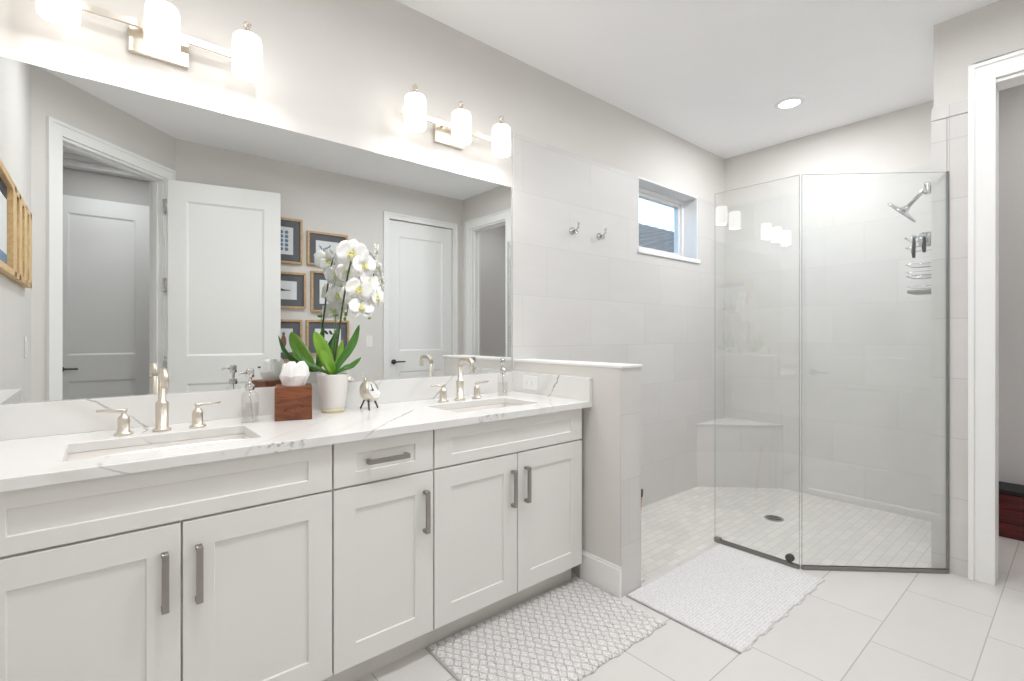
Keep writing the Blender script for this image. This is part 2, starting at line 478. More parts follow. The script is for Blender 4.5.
# ------------------------------------------------------------------ the room shell
mb = MB()
mb.prism([(-1.3, -1.75), (4.75, -1.75), (4.75, 0.44), (3.284, 0.44), (2.757, 0.972), (2.752, 1.40), (1.968, 1.40), (1.968, 2.2), (-1.3, 2.2)], -0.12, 0.0)
struct(mb.done('floor', M['floor']), 'pale grey rectangular stone-look tile floor of the bathroom', 'floor')
mb = MB()
mb.prism([(3.30, 0.455), (4.40, 0.455), (4.40, 2.2), (1.95, 2.2), (1.95, 1.402), (2.754, 1.402), (2.759, 0.974)], SF - 0.05, SF)
struct(mb.done('floor_shower', M['mosaic']), 'sunken shower floor of small pale brick mosaic', 'floor')
mb = MB().box(-1.3, 4.75, -1.75, 2.4, H, H + 0.1)
struct(mb.done('ceiling', M['ceiling']), 'smooth white bathroom ceiling', 'ceiling')

WX0, WX1, WZ0, WZ1 = 3.013, 3.862, 1.825, 2.368
mb = MB()
y0, y1 = D, D + 0.20
mb.box(-0.45, WX0, y0, y1, -0.12, H); mb.box(WX1, XE + 0.1, y0, y1, -0.12, H)
mb.box(WX0, WX1, y0, y1, -0.12, WZ0); mb.box(WX0, WX1, y0, y1, WZ1, H)
struct(mb.done('wall_north', M['paint']), 'pale greige painted wall behind mirror and shower', 'wall')
mb = MB()
y0, y1 = D - 0.008, D
mb.box(1.806, WX0, y0, y1, SF, 2.366); mb.box(WX1, XE, y0, y1, SF, 2.366); mb.box(WX0, WX1, y0, y1, SF, WZ0)
struct(mb.done('wall_tile_north', M['tile']), 'large pale wall tiles with the small window above', 'wall tile')
mb = MB().box(XE, XE + 0.12, 0.42, D, -0.12, H)
struct(mb.done('wall_east', M['paint']), 'painted end wall above the shower tiles', 'wall')
mb = MB().box(XE - 0.008, XE, YW, D - 0.008, SF, 2.366)
struct(mb.done('wall_tile_east', M['tile']), 'large pale tiles on the shower end wall behind glass', 'wall tile')
mb = MB().box(XR, XE, YW - 0.1, YW - 0.008, -0.12, H)
struct(mb.done('wall_shower_south', M['paint']), 'shower side wall that carries the shower head', 'wall')
mb = MB().box(XR, XE - 0.008, YW - 0.008, YW, SF, 2.366)
struct(mb.done('wall_tile_south', M['tile']), 'pale tiles behind the shower head', 'wall tile')
mb = MB()
mb.box(XR, XR + 0.12, YS - 0.1, -0.365, -0.12, H); mb.box(XR, XR + 0.12, -0.365, 0.308, 2.43, H); mb.box(XR, XR + 0.12, 0.308, YW - 0.1, -0.12, H)
struct(mb.done('wall_doorway', M['paint']), 'painted wall around the open doorway at right', 'wall')
mb = MB()
mb.box(XR - 0.008, XR, 0.37, 0.462, 0, 2.30); mb.box(XR - 0.008, XR, 0.466, YW, SF, 2.30)
mb.box(XR - 0.011, XR, 0.37, YW, 2.303, 2.366)
struct(mb.done('wall_tile_wing', M['tile_wing']), 'pale tiled strip between the shower glass and doorway casing', 'wall tile')
mb = MB()
mb.box(0.40, 2.338, YS - 0.1, YS, -0.12, H); mb.box(3.144, XR + 0.12, YS - 0.1, YS, -0.12, H); mb.box(2.338, 3.144, YS - 0.1, YS, 2.44, H)
struct(mb.done('wall_south', M['paint']), 'painted wall with framed prints, seen in the mirror', 'wall')
mb = MB().box(XL - 0.1, XL, 0.18, D + 0.2, -0.12, H)
struct(mb.done('wall_west', M['paint']), 'painted wall with the pine picture frame, seen in mirror', 'wall')
# diagonal entry wall: local x runs from the left wall corner to the south wall corner, local -y... room side is +y
DG = Matrix.Translation((XL, 0.251, 0)) @ Matrix.Rotation(radians(-45), 4, 'Z')
DL = 1.106
O0, O1 = DL - 0.935, DL - 0.110          # opening along the wall
mb = MB(); mb.X = DG
mb.box(-0.06, O0 - 0.018, -0.1, 0, -0.12, H); mb.box(O1, DL + 0.06, -0.1, 0, -0.12, H); mb.box(O0 - 0.018, O1, -0.1, 0, 2.44, H)
struct(mb.done('wall_southwest', M['paint']), 'diagonal corner wall around the entry door, seen in mirror', 'wall')
# hall and toilet room
mb = MB(); mb.box(-1.3, 1.1, -1.75, -1.65, -0.12, H)
struct(mb.done('wall_hall_south', M['grey_paint']), 'grey hall wall seen through entry door in the mirror', 'wall')
mb = MB(); mb.box(-1.3, -1.2, -1.65, 0.5, -0.12, H); mb.box(-1.2, XL - 0.1, 0.4, 0.5, -0.12, H)
struct(mb.done('wall_hall_west', M['grey_paint']), 'hall side wall beyond the entry door', 'wall')
mb = MB(); mb.box(1.0, 1.1, -1.65, YS - 0.1, -0.12, H)
struct(mb.done('wall_hall_east', M['grey_paint']), 'hall end wall beyond the entry door', 'wall')
mb = MB(); mb.box(-1.2, 1.0, -1.65, -1.55, 2.70, H); mb.box(-1.2, 1.0, -1.65, -1.52, 2.755, H)
struct(mb.done('trim_1', M['trim'], bevel=0.006), 'stepped crown moulding at the top of the hall wall', 'trim')
mb = MB(); mb.box(4.32, 4.42, -1.1, YW - 0.1, -0.12, H); mb.box(XR + 0.12, 4.32, -1.05, -0.95, -0.12, H)
struct(mb.done('wall_toilet_room', M['grey_paint']), 'grey walls of the small room through the right doorway', 'wall')

# half wall beside the vanity
mb = MB().box(XP0, XP1 - 0.008, YP + 0.008, D - 0.008, -0.05, 1.049)
struct(mb.done('wall_half', M['paint']), 'painted half wall at the right end of the vanity', 'half wall')
mb = MB()
mb.box(XP0, XP1 - 0.008, YP, YP + 0.008, 0.0, 1.049)
mb.box(XP1 - 0.008, XP1, YP, D - 0.008, SF, 1.049)
struct(mb.done('wall_tile_half', M['tile'], bevel=0.0015), 'pale tiles on the end and shower side of the half wall', 'wall tile')
mb = MB().box(XP0 - 0.006, XP1 + 0.004, YP - 0.006, D - 0.008, 1.049, 1.061)
struct(mb.done('trim_2', M['trim'], bevel=0.002), 'white stone cap on the half wall', 'trim')
mb = MB()
mb.prism([(XP0 - 0.015, YP - 0.001), (XP0, YP - 0.001), (XP0, 1.62), (XP0 - 0.015, 1.62)], 0.0, 0.128)
mb.prism([(XP0 - 0.009, YP - 0.001), (XP0, YP - 0.001), (XP0, 1.62), (XP0 - 0.009, 1.62)], 0.128, 0.140)
struct(mb.done('baseboard_half', M['trim'], bevel=0.002), 'white baseboard along the foot of the half wall', 'baseboard')

# window
win = bpy.data.objects.new('window_1', None); COL.objects.link(win); win.location = (WX0, D, WZ0)
struct(win, 'small white framed window high on the tiled wall', 'window')
ww, wh = WX1 - WX0, WZ1 - WZ0
mb = MB(); rect_ring(mb, 0.0, ww, 0.0, wh, 0.012, -0.002, 0.125)
mb.done('reveal', M['vinyl'], win)
mb = MB(); rect_ring(mb, 0.012, ww - 0.012, 0.012, wh - 0.012, 0.036, 0.118, 0.19)
rect_ring(mb, 0.048, ww - 0.048, 0.048, wh - 0.048, 0.026, 0.135, 0.175)
mb.done('window_frame', M['vinyl'], win, bevel=0.002)
mb = MB(); mb.box(0.072, ww - 0.072, 0.150, 0.156, 0.072, wh - 0.072)
mb.done('glass', M['pane'], win)
mb = MB(); mb.box(-0.012, ww + 0.012, -0.022, 0.12, -0.020, 0.012)
mb.done('window_sill', M['vinyl'], win, bevel=0.002)

# the neighbour's roof outside
nh = thing('exterior_house', 'neighbouring house with grey tiled roof outside the small window', 'house', (12.5, 9.5, 0))
mb = MB()
nx, ny = 150, 18
g = []
for j in range(ny + 1):
    row = []
    for sub in (0, 1):
        if j == ny and sub == 1: break
        yy = -4.2 + 4.2 * (j + sub * 0.985) / ny
        for_row = []
        for i in range(nx + 1):
            xx = -7 + 16 * i / nx
            zz = 4.72 + yy * 0.47 + 0.05 * abs(sin((xx - 2.0 * yy) * pi / 0.42)) + (0.05 if sub == 0 else 0.0)
            for_row.append(mb.v((xx, yy, zz)))
        g.append(for_row)
for a, b in zip(g, g[1:]):
    for i in range(nx): mb.f([a[i], a[i + 1], b[i + 1], b[i]])
mb.done('roof', M['roof_tile'], nh, weld=False, recalc=False)
mb = MB()
for k in range(34): mb.lathe([(0.10, 0), (0.13, 0.46)], 10, (-7 + k * 0.47, 0, 4.74), 'x')
mb.done('ridge_cap', M['roof_tile'], nh)
mb = MB().box(-7, 9, -3.9, 4, 0, 2.70)
mb.done('wall', M['stucco'], nh)
mb = MB(); mb.box(-7.05, 9.05, -4.25, -4.12, 2.55, 2.72)
mb.done('fascia', M['trim'], nh)

# ------------------------------------------------------------------ doors
def lever(parent, x, z, y, dirx, mat='dark_metal', sgn=-1):
    """rose and lever on the face at local y, pointing along dirx"""
    mb = MB()
    mb.cyl((x, y, z), 0.026, sgn * 0.010, 'y')
    mb.cyl((x, y, z), 0.010, sgn * 0.045, 'y', 12)
    mb.tube([(x, y + sgn * 0.045, z), (x + dirx * 0.03, y + sgn * 0.048, z + 0.002), (x + dirx * 0.115, y + sgn * 0.046, z)], [0.010, 0.009, 0.007])
    return mb.done('lever', M[mat], parent)
def door_panels(w):
    return [(0.125, w - 0.125, 0.22, 0.80), (0.125, w - 0.125, 1.02, 2.26)]
def casing_mesh(mb, x0, x1, zt, w, y0, y1):
    mb.box(x0 - w, x0, y0, y1, 0, zt + w); mb.box(x1, x1 + w, y0, y1, 0, zt + w); mb.box(x0, x1, y0, y1, zt, zt + w)
    s = 0.018 * (1 if y1 > y0 else -1) * 0.35
    mb.box(x0 - w, x0 - w + 0.022, y1, y1 + s, 0, zt + w); mb.box(x1 + w - 0.022, x1 + w, y1, y1 + s, 0, zt + w)
    mb.box(x0 - w + 0.022, x1 + w - 0.022, y1, y1 + s, zt + w - 0.022, zt + w)

# door_1: diagonal entry, leaf swung open against the south wall
d1 = bpy.data.objects.new('door_1', None); COL.objects.link(d1)
d1.matrix_world = DG
struct(d1, 'white entry doorway with open panelled door, seen in mirror', 'door')
mb = MB(); casing_mesh(mb, O0, O1, 2.44, 0.085, 0.0, 0.016); mb.done('casing', M['trim'], d1, bevel=0.002)
mb = MB(); t_ = 0.018
mb.box(O0 - t_, O0, -0.118, 0.001, 0, 2.44); mb.box(O1 - t_, O1, -0.118, 0.001, 0, 2.44); mb.box(O0, O1 - t_, -0.118, 0.001, 2.44 - t_, 2.44)
mb.box(O0, O0 + 0.011, -0.085, -0.045, 0, 2.43); mb.box(O1 - t_ - 0.011, O1 - t_, -0.085, -0.045, 0, 2.43); mb.box(O0, O1, -0.085, -0.045, 2.41, 2.43)
mb.done('jamb', M['trim'], d1, bevel=0.0015)
hx, hy = 0.405, -0.418
leaf_dir = math.atan2(-0.25 - hy, 1.195 - hx)
mb = MB(); mb.X = DG.inverted() @ Matrix.Translation((hx, hy, 0.012)) @ Matrix.Rotation(leaf_dir, 4, 'Z') @ Matrix.Translation((0, -0.035, 0))
panel_slab(mb, 0.806, 2.415, 0.035, door_panels(0.806), 0.010, 0.016, True)
leaf = mb.done('door_leaf', M['door'], d1, bevel=0.0015)
LX = DG.inverted() @ Matrix.Translation((hx, hy, 0.0)) @ Matrix.Rotation(leaf_dir, 4, 'Z')
mb = MB(); mb.X = LX
mb.cyl((0.745, 0.0, 0.93), 0.026, 0.010, 'y'); mb.cyl((0.745, 0.0, 0.93), 0.010, 0.045, 'y', 12)
mb.tube([(0.745, 0.045, 0.93), (0.71, 0.048, 0.932), (0.63, 0.046, 0.93)], [0.010, 0.009, 0.007])
mb.done('lever', M['dark_metal'], d1)
for hz in (0.30, 0.98, 1.60, 2.22):
    mb = MB(); mb.X = LX
    mb.cyl((-0.010, 0.004, hz - 0.05), 0.008, 0.10, 'z', 12); mb.box(-0.032, -0.002, -0.004, -0.001, hz - 0.05, hz + 0.05)
    mb.done('hinge', M['chrome'], d1)

# door_2: closed door on the south wall
d2 = bpy.data.objects.new('door_2', None); COL.objects.link(d2); d2.location = (2.338, YS, 0); d2.rotation_euler = (0, 0, 0)
struct(d2, 'closed white two-panel door beside the corner, seen in mirror', 'door')
mb = MB(); casing_mesh(mb, 0, 0.806, 2.44, 0.062, 0.0, 0.016); mb.done('casing', M['trim'], d2, bevel=0.002)
mb = MB(); mb.X = Matrix.Translation((0.80, -0.012, 0.01)) @ Matrix.Rotation(pi, 4, 'Z')
panel_slab(mb, 0.794, 2.42, 0.035, door_panels(0.794), 0.010, 0.016, True)
mb.done('door_leaf', M['door'], d2, bevel=0.0015)
lever(d2, 0.062, 0.915, -0.012, 1, sgn=1)

# door_3: open doorway at right
d3 = bpy.data.objects.new('door_3', None); COL.objects.link(d3); d3.location = (XR, 0, 0)
struct(d3, 'white cased open doorway at the right edge', 'door')
mb = MB(); mb.X = Matrix.Rotation(pi / 2, 4, 'Z')
casing_mesh(mb, -0.365, 0.290, 2.43, 0.095, 0.0, 0.016)
mb.done('casing', M['trim'], d3, bevel=0.002)
mb = MB()
mb.box(-0.001, 0.122, 0.290, 0.308, 0, 2.43); mb.box(-0.001, 0.122, -0.365, -0.347, 0, 2.43); mb.box(-0.001, 0.122, -0.347, 0.290, 2.412, 2.43)
mb.box(0.040, 0.050, -0.347, -0.335, 0, 2.412); mb.box(0.092, 0.102, -0.347, -0.335, 0, 2.412)
mb.done('jamb', M['trim'], d3, bevel=0.0015)

# door_4: door in the hall
d4 = bpy.data.objects.new('door_4', None); COL.objects.link(d4); d4.location = (-0.30, -1.61, 0)
struct(d4, 'white panelled hall door seen through the entry doorway in mirror', 'door')
mb = MB(); mb.X = Matrix.Translation((0.68, 0.035, 0.01)) @ Matrix.Rotation(pi, 4, 'Z')
panel_slab(mb, 0.70, 2.43, 0.035, [(0.12, 0.60, 0.22, 0.78), (0.12, 0.60, 1.01, 2.28)], 0.010, 0.016, True)
mb.done('door_leaf', M['door'], d4, bevel=0.0015)
lever(d4, 0.035, 0.90, 0.035, 1, sgn=1)

# ------------------------------------------------------------------ vanity
def handle_mesh(L, vertical):
    mb = MB()
    w, p = 0.016, 0.030
    if vertical:
        mb.box(-w / 2, w / 2, -p, -p + 0.009, -L / 2, L / 2)
        for s in (-1, 1): mb.box(-w / 2, w / 2, -p + 0.009, 0, s * L / 2 - (0.012 if s > 0 else 0), s * L / 2 + (0 if s > 0 else 0.012))
    else:
        mb.box(-L / 2, L / 2, -p, -p + 0.009, -w / 2, w / 2)
        for s in (-1, 1): mb.box(s * L / 2 - (0.012 if s > 0 else 0), s * L / 2 + (0 if s > 0 else 0.012), -p + 0.009, 0, -w / 2, w / 2)
    return mb
def front(parent, name, x0, x1, z0, z1, sx, sz, handle=None, L=0.152):
    """a recessed-panel front with its front face on y = YF; parent stands at world origin offset"""
    ox = parent.location.x
    mb = MB(); w, h = x1 - x0, z1 - z0
    panel_slab(mb, w, h, 0.019, [(sx, w - sx, sz, h - sz)], 0.006, 0.0012)
    o = mb.done(name, M['cabinet'], parent, bevel=0.0012)
    o.location = (x0 - ox, YF - parent.location.y, z0)
    if handle:
        hx_, hz_, vert = handle
        hm = handle_mesh(L, vert).done('handle', M['pewter'], o, bevel=0.0012)
        hm.location = (hx_ - x0, 0.0, hz_ - z0)
    return o
def carcass(parent, x0, x1, ends=(False, False)):
    ox, oy = parent.location.x, parent.location.y
    mb = MB()
    mb.box(x0 - ox + 0.0005, x1 - ox - 0.0005, YF + 0.019 - oy, D - 0.002 - oy, 0.101, 0.700)
    mb.box(x0 - ox + 0.0005, x1 - ox - 0.0005, YF + 0.019 - oy, YF + 0.037 - oy, 0.700, 0.851)
    mb.box(x0 - ox + 0.0005, x0 - ox + 0.018, YF + 0.037 - oy, D - 0.002 - oy, 0.700, 0.851)
    mb.box(x1 - ox - 0.018, x1 - ox - 0.0005, YF + 0.037 - oy, D - 0.002 - oy, 0.700, 0.851)
    mb.done('carcass', M['cabinet'], parent)
    mb = MB().box(x0 - ox, x1 - ox, YF + 0.070 - oy, YF + 0.085 - oy, 0.0, 0.101)
    mb.done('toe_kick', M['kick'], parent)
gv = 'vanity cabinet units'
cA = thing('vanity_cabinet', 'nearest white two-door sink cabinet at the left of the vanity', 'cabinet', (0.167, 1.85, 0), group=gv)
carcass(cA, -0.238, 0.5745)
front(cA, 'door', -0.236, 0.1655, 0.101, 0.695, 0.074, 0.074, (0.130, 0.552, True))
front(cA, 'door', 0.1705, 0.572, 0.101, 0.695, 0.074, 0.074, (0.206, 0.552, True))
front(cA, 'drawer_front', -0.236, 0.572, 0.702, 0.848, 0.074, 0.042)
mb = MB().box(-0.311 - 0.167 + 0.001, -0.238 - 0.167, YF + 0.005 - 1.85, YF + 0.03 - 1.85, 0.101, 0.851)
mb.done('filler_strip', M['cabinet'], cA)
cB = thing('vanity_cabinet', 'narrow white middle vanity cabinet with one drawer over one door', 'cabinet', (0.762, 1.85, 0), group=gv)
carcass(cB, 0.5745, 0.950)
front(cB, 'door', 0.578, 0.947, 0.101, 0.695, 0.074, 0.074, (0.911, 0.555, True))
front(cB, 'drawer', 0.578, 0.947, 0.702, 0.848, 0.074, 0.042, (0.762, 0.775, False))
cC = thing('vanity_cabinet', 'white two-door sink cabinet next to the half wall', 'cabinet', (1.362, 1.85, 0), group=gv)
carcass(cC, 0.950, 1.7735)
front(cC, 'door', 0.954, 1.360, 0.101, 0.695, 0.074, 0.074, (1.332, 0.553, True))
front(cC, 'door', 1.365, 1.772, 0.101, 0.695, 0.074, 0.074, (1.408, 0.557, True))
front(cC, 'drawer_front', 0.954, 1.772, 0.702, 0.848, 0.074, 0.042)
mb = MB().box(1.774 - 1.362, 1.8055 - 1.362, YF + 0.045 - 1.85, YF + 0.06 - 1.85, 0.101, 0.851)
mb.done('filler_strip', M['cabinet'], cC)

# counter: one slab with two basin cutouts, splashes
SA = (-0.072, 0.388, 1.672, 1.932); SB = (1.122, 1.582, 1.672, 1.932)
ct = thing('countertop', 'white quartz vanity countertop with grey veins and two basins', 'countertop', (0.75, 1.85, ZC))
def W2L(mb): mb.X = Matrix.Translation((-0.75, -1.85, -ZC)); return mb
mb = W2L(MB())
xs = [XL + 0.001, SA[0], SA[1], SB[0], SB[1], 1.8205]
ys = [YC, SA[2], SA[3], D - 0.001]
zt, zb = ZC, 0.852
def hole(i, j): return j == 1 and i in (1, 3)
for i in range(5):
    for j in range(3):
        if hole(i, j):
            for (a, b) in (((xs[i], ys[j]), (xs[i + 1], ys[j])), ((xs[i + 1], ys[j]), (xs[i + 1], ys[j + 1])), ((xs[i + 1], ys[j + 1]), (xs[i], ys[j + 1])), ((xs[i], ys[j + 1]), (xs[i], ys[j]))):
                mb.f([mb.v((*a, zt)), mb.v((*b, zt)), mb.v((*b, zb)), mb.v((*a, zb))])
            continue
        for z in (zt, zb):
            mb.f([mb.v((xs[i], ys[j], z)), mb.v((xs[i + 1], ys[j], z)), mb.v((xs[i + 1], ys[j + 1], z)), mb.v((xs[i], ys[j + 1], z))])
for i in range(5):
    for y in (ys[0], ys[-1]): mb.f([mb.v((xs[i], y, zt)), mb.v((xs[i + 1], y, zt)), mb.v((xs[i + 1], y, zb)), mb.v((xs[i], y, zb))])
for j in range(3):
    for x in (xs[0], xs[-1]): mb.f([mb.v((x, ys[j], zt)), mb.v((x, ys[j + 1], zt)), mb.v((x, ys[j + 1], zb)), mb.v((x, ys[j], zb))])
mb.done('slab', M['quartz'], ct, bevel=0.0025)
mb = W2L(MB()).box(XL + 0.001, 1.800, D - 0.020, D - 0.001, ZC, 0.990); mb.done('backsplash', M['quartz'], ct, bevel=0.0015)
mb = W2L(MB()).box(1.800, 1.8205, YC, D - 0.001, ZC, 0.994); mb.done('side_splash', M['quartz'], ct, bevel=0.0015)
mb = W2L(MB()).box(XL + 0.001, -0.235, YC, D - 0.020, ZC, 0.990); mb.done('side_splash', M['quartz'], ct, bevel=0.0015)

def basin(label, S):
    cx, cy = (S[0] + S[1]) / 2, (S[2] + S[3]) / 2
    t = thing('sink', label, 'sink', (cx, cy, 0.852), group='undermount basins')
    mb = MB()
    def ring(hw, hh, r, z):
        out = []
        for (sx, sy, a0) in ((1, 1, 0), (-1, 1, 90), (-1, -1, 180), (1, -1, 270)):
            for k in range(6):
                a = radians(a0 + 90 * k / 5)
                out.append(mb.v((sx * (hw - r) + r * cos(a), sy * (hh - r) + r * sin(a), z)))
        return out
    hw, hh = (S[1] - S[0]) / 2, (S[3] - S[2]) / 2
    R = [ring(hw + 0.02, hh + 0.02, 0.03, -0.0005), ring(hw + 0.0005, hh + 0.0005, 0.006, -0.0005), ring(hw - 0.002, hh - 0.002, 0.012, -0.060), ring(hw - 0.010, hh - 0.010, 0.03, -0.095), ring(hw - 0.028, hh - 0.028, 0.04, -0.114), ring(hw - 0.06, hh - 0.06, 0.05, -0.120), ring(0.03, 0.03, 0.028, -0.124)]
    for a, b in zip(R, R[1:]):
        n = len(a)
        for k in range(n): mb.f([a[k], a[(k + 1) % n], b[(k + 1) % n], b[k]], True)
    mb.f(R[-1])
    o = mb.done('bowl', M['porcelain'], t, recalc=False)
    sm = o.modifiers.new('wall', 'SOLIDIFY'); sm.thickness = 0.01; sm.offset = -1
    mb = MB().lathe([(0.004, -0.122), (0.020, -0.122), (0.022, -0.119), (0.012, -0.117), (0.004, -0.118)], 20)
    mb.done('drain', M['nickel'], t)
    return t
basin('rectangular white basin below the nearest faucet', SA)
basin('rectangular white basin below the faucet beside half wall', SB)

# faucets
def faucet(label, x):
    t = thing('faucet', label, 'faucet', (x, 1.996, ZC), group='vanity faucets')
    mb = MB()
    mb.lathe([(0.026, 0), (0.026, 0.006), (0.023, 0.009), (0.0185, 0.010), (0.0185, 0.092), (0.0165, 0.097), (0.0105, 0.100), (0.0105, 0.165)], 24)
    pts = [(0, 0, 0.16)]
    R_ = 0.040
    for k in range(9):
        a = pi * k / 8 * 0.5
        pts.append((0, -R_ + R_ * cos(a), 0.162 + R_ * sin(a)))
    pts.append((0, -0.075, 0.202))
    for k in range(1, 8):
        a = pi / 2 * k / 7
        pts.append((0, -0.075 - 0.028 * sin(a), 0.202 - 0.028 + 0.028 * cos(a)))
    pts.append((0, -0.103, 0.150))
    mb.tube(pts, [0.0105] * (len(pts) - 1) + [0.011], 16)
    mb.done('spout', M['nickel'], t)
    for s in (-1, 1):
        mb = MB()
        mb.lathe([(0.025, 0), (0.025, 0.006), (0.019, 0.010), (0.0165, 0.012), (0.0165, 0.048), (0.014, 0.058), (0.007, 0.064), (0.006, 0.078), (0.0065, 0.080)], 20, (s * 0.100, -0.004, 0))
        h_ = mb.done('handle', M['nickel'], t)
        mb = MB(); mb.X = Matrix.Translation((s * 0.100, -0.004, 0.0775))
        mb.tube([(-s * 0.009, 0, 0), (0, 0, 0.0005), (s * 0.068, -0.004, 0.004)], [0.0052, 0.0058, 0.0042], 10)
        mb.done('lever', M['nickel'], h_)
    return t
faucet('brushed nickel widespread faucet at the nearest basin', 0.158)
faucet('brushed nickel widespread faucet at the basin beside half wall', 1.352)

# mirror
mb = MB(); mb.box(XL + 0.001, 1.796, D - 0.007, D - 0.001, 0.9905, 2.047)
tag(mb.done('wall_mirror', M['mirror'], bevel=0.0015), 'wide frameless mirror above the vanity backsplash', 'mirror')

# ------------------------------------------------------------------ vanity lights
def vanity_light(label, x):
    t = thing('vanity_light', label, 'light fixture', (x, D, 2.235), group='three-lamp vanity lights')
    mb = MB().box(-0.087, 0.087, -0.022, -0.0005, -0.060, 0.032); mb.done('back_plate', M['nickel'], t, bevel=0.003)
    mb = MB()
    pts = []
    for k in range(25):
        xx = -0.29 + 0.58 * k / 24
        pts.append((xx, -0.052 - 0.010 * cos(xx / 0.29 * pi * 0.5), 0.020))
    for a, b in zip(pts, pts[1:]):
        mb.prism([(a[0], a[1] - 0.005), (b[0], b[1] - 0.005), (b[0], b[1] + 0.005), (a[0], a[1] + 0.005)], 0.009, 0.031)
    for s in (-0.05, 0.05): mb.cyl((s, -0.06, 0.020), 0.007, 0.04, 'y', 12)
    mb.done('bar', M['nickel'], t)
    for sx in (-0.256, 0.0, 0.256):
        b_ = area('lamp_bulb_glow', (sx, -0.125, -0.0795), 0.075, 1.0, (1.0, 0.96, 0.91)); b_.parent = t
        mb = MB()
        mb.lathe([(0.010, -0.078), (0.040, -0.078), (0.0470, -0.075), (0.0495, -0.068), (0.0500, -0.02), (0.0480, 0.056), (0.0462, 0.065), (0.041, 0.0715), (0.018, 0.075), (0.010, 0.075)], 32, (sx, -0.125, 0))
        mb.done('lamp_shade', M['shade'], t)
        mb = MB()
        mb.lathe([(0.030, 0.0755), (0.027, 0.083), (0.012, 0.090), (0.007, 0.095), (0.007, 0.106), (0.013, 0.110), (0.014, 0.117), (0.009, 0.123), (0.002, 0.125)], 20, (sx, -0.125, 0))
        arm = [(sx, -0.058, 0.025), (sx, -0.060, 0.060), (sx, -0.070, 0.090), (sx, -0.092, 0.108), (sx, -0.125, 0.110)]
        mb.tube(arm, 0.0055, 10)
        mb.done('shade_arm', M['nickel'], t)
    return t
vanity_light('three-lamp nickel light over the nearest basin, cut by the top edge', 0.161)
vanity_light('three-lamp nickel light over the basin beside half wall', 1.372)

# ceiling cans: a real one over the shower, the rest added as fill
def can(label, x, y):
    t = thing('recessed_or_fill_light', label, 'ceiling light', (x, y, H))
    mb = MB().lathe([(0.064, 0.0), (0.064, -0.010), (0.072, -0.013), (0.090, -0.006), (0.092, -0.0005)], 36, (0, 0, 0), caps=False)
    mb.done('trim_ring', M['vinyl'], t)
    mb = MB().cyl((0, 0, -0.008), 0.0645, 0.006, 'z', 36); mb.done('lens', M['lens'], t)
    return t
can('round recessed light in the ceiling over the shower', 3.62, 1.33)
for (x, y, p), lb in zip(FILL_CANS, ('added round fill light, unseen, in the ceiling over the nearest basin', 'added round fill light, unseen, in the ceiling over the vanity mat', 'added round fill light, unseen, in the ceiling by the closed door')):
    can(lb, x, y)
can('added round fill light, unseen, in the ceiling of the room beyond the right doorway', 3.85, -0.25)
can('added round fill light, unseen, in the hall ceiling beyond the entry door', 0.1, -1.0)

# ------------------------------------------------------------------ shower glass
def glass_panel(label, A, B, z0, z1):
    A, B = Vector(A), Vector(B)
    L = (B - A).length; ang = math.atan2(B.y - A.y, B.x - A.x)
    t = thing('shower_glass_panel', label, 'glass panel', (A.x, A.y, 0), ang, 'frameless shower glass')
    mb = MB(); mb.box(0, L, -0.004, 0.004, z0, z1)
    o = mb.done('glass', [M['glass'], M['glass_edge']], t, recalc=True)
    for p in o.data.polygons:
        if abs(p.normal.y) < 0.5: p.material_index = 1
    mb = MB(); mb.box(0, L, -0.0105, 0.0105, 0.0005, z0 + 0.001)
    mb.box(0, L, -0.0105, -0.0055, z0, z0 + 0.012); mb.box(0, L, 0.0055, 0.0105, z0, z0 + 0.012)
    mb.done('floor_channel', M['steel'], t)
    return t, L
gp1, L1 = glass_panel('frameless glass panel beside the shower entry with a clamp at its foot', (2.739, 1.408), (2.744, 0.9605), 0.006, 2.024)
gp2, L2 = glass_panel('wider diagonal glass panel fixed to the tiled strip by the doorway', (2.7515, 0.9515), (3.266, 0.4635), 0.006, 2.024)
mb = MB(); mb.box(L2 - 0.001, L2 + 0.006, -0.0055, 0.0055, 0.0005, 2.026); mb.done('wall_channel', M['steel'], gp2)
mb = MB(); mb.cyl((L1 - 0.045, -0.012, 0.042), 0.020, 0.024, 'y', 20); mb.done('clamp', M['dark_metal'], gp1, bevel=0.002)
mb = MB(); mb.box(0.0, 0.035, -0.013, 0.013, 0.0004, 0.028); mb.done('end_clip', M['steel'], gp1, bevel=0.001)

# bench
mb = MB()
bn = thing('shower_bench', 'tiled triangular corner bench in the shower', 'bench', (4.2, 2.0, SF))
mb = MB(); mb.X = Matrix.Translation((-4.2, -2.0, -SF))
mb.prism([(3.832, D - 0.0085), (XE - 0.0085, 1.640), (XE - 0.0085, D - 0.0085)], SF, 0.440)
mb.done('body', M['tile'], bn)
mb = MB(); mb.X = Matrix.Translation((-4.2, -2.0, -SF))
mb.prism([(3.824, D - 0.0085), (XE - 0.0085, 1.632), (XE - 0.0085, D - 0.0085)], 0.440, 0.456)
mb.done('top', M['tile'], bn, bevel=0.002)

# drain
t = thing('shower_drain', 'round dark drain in the mosaic shower floor', 'drain', (3.567, 1.409, SF))
mb = MB().lathe([(0.058, 0.0), (0.060, 0.003), (0.052, 0.005), (0.048, 0.003), (0.004, 0.003)], 32); mb.done('ring', M['steel'], t)
mb = MB()
for r in (0.014, 0.028, 0.041):
    mb.tube([(r * cos(2 * pi * k / 28), r * sin(2 * pi * k / 28), 0.0045) for k in range(28)], 0.0035, 6, True)
mb.done('grate', M['dark_metal'], t)

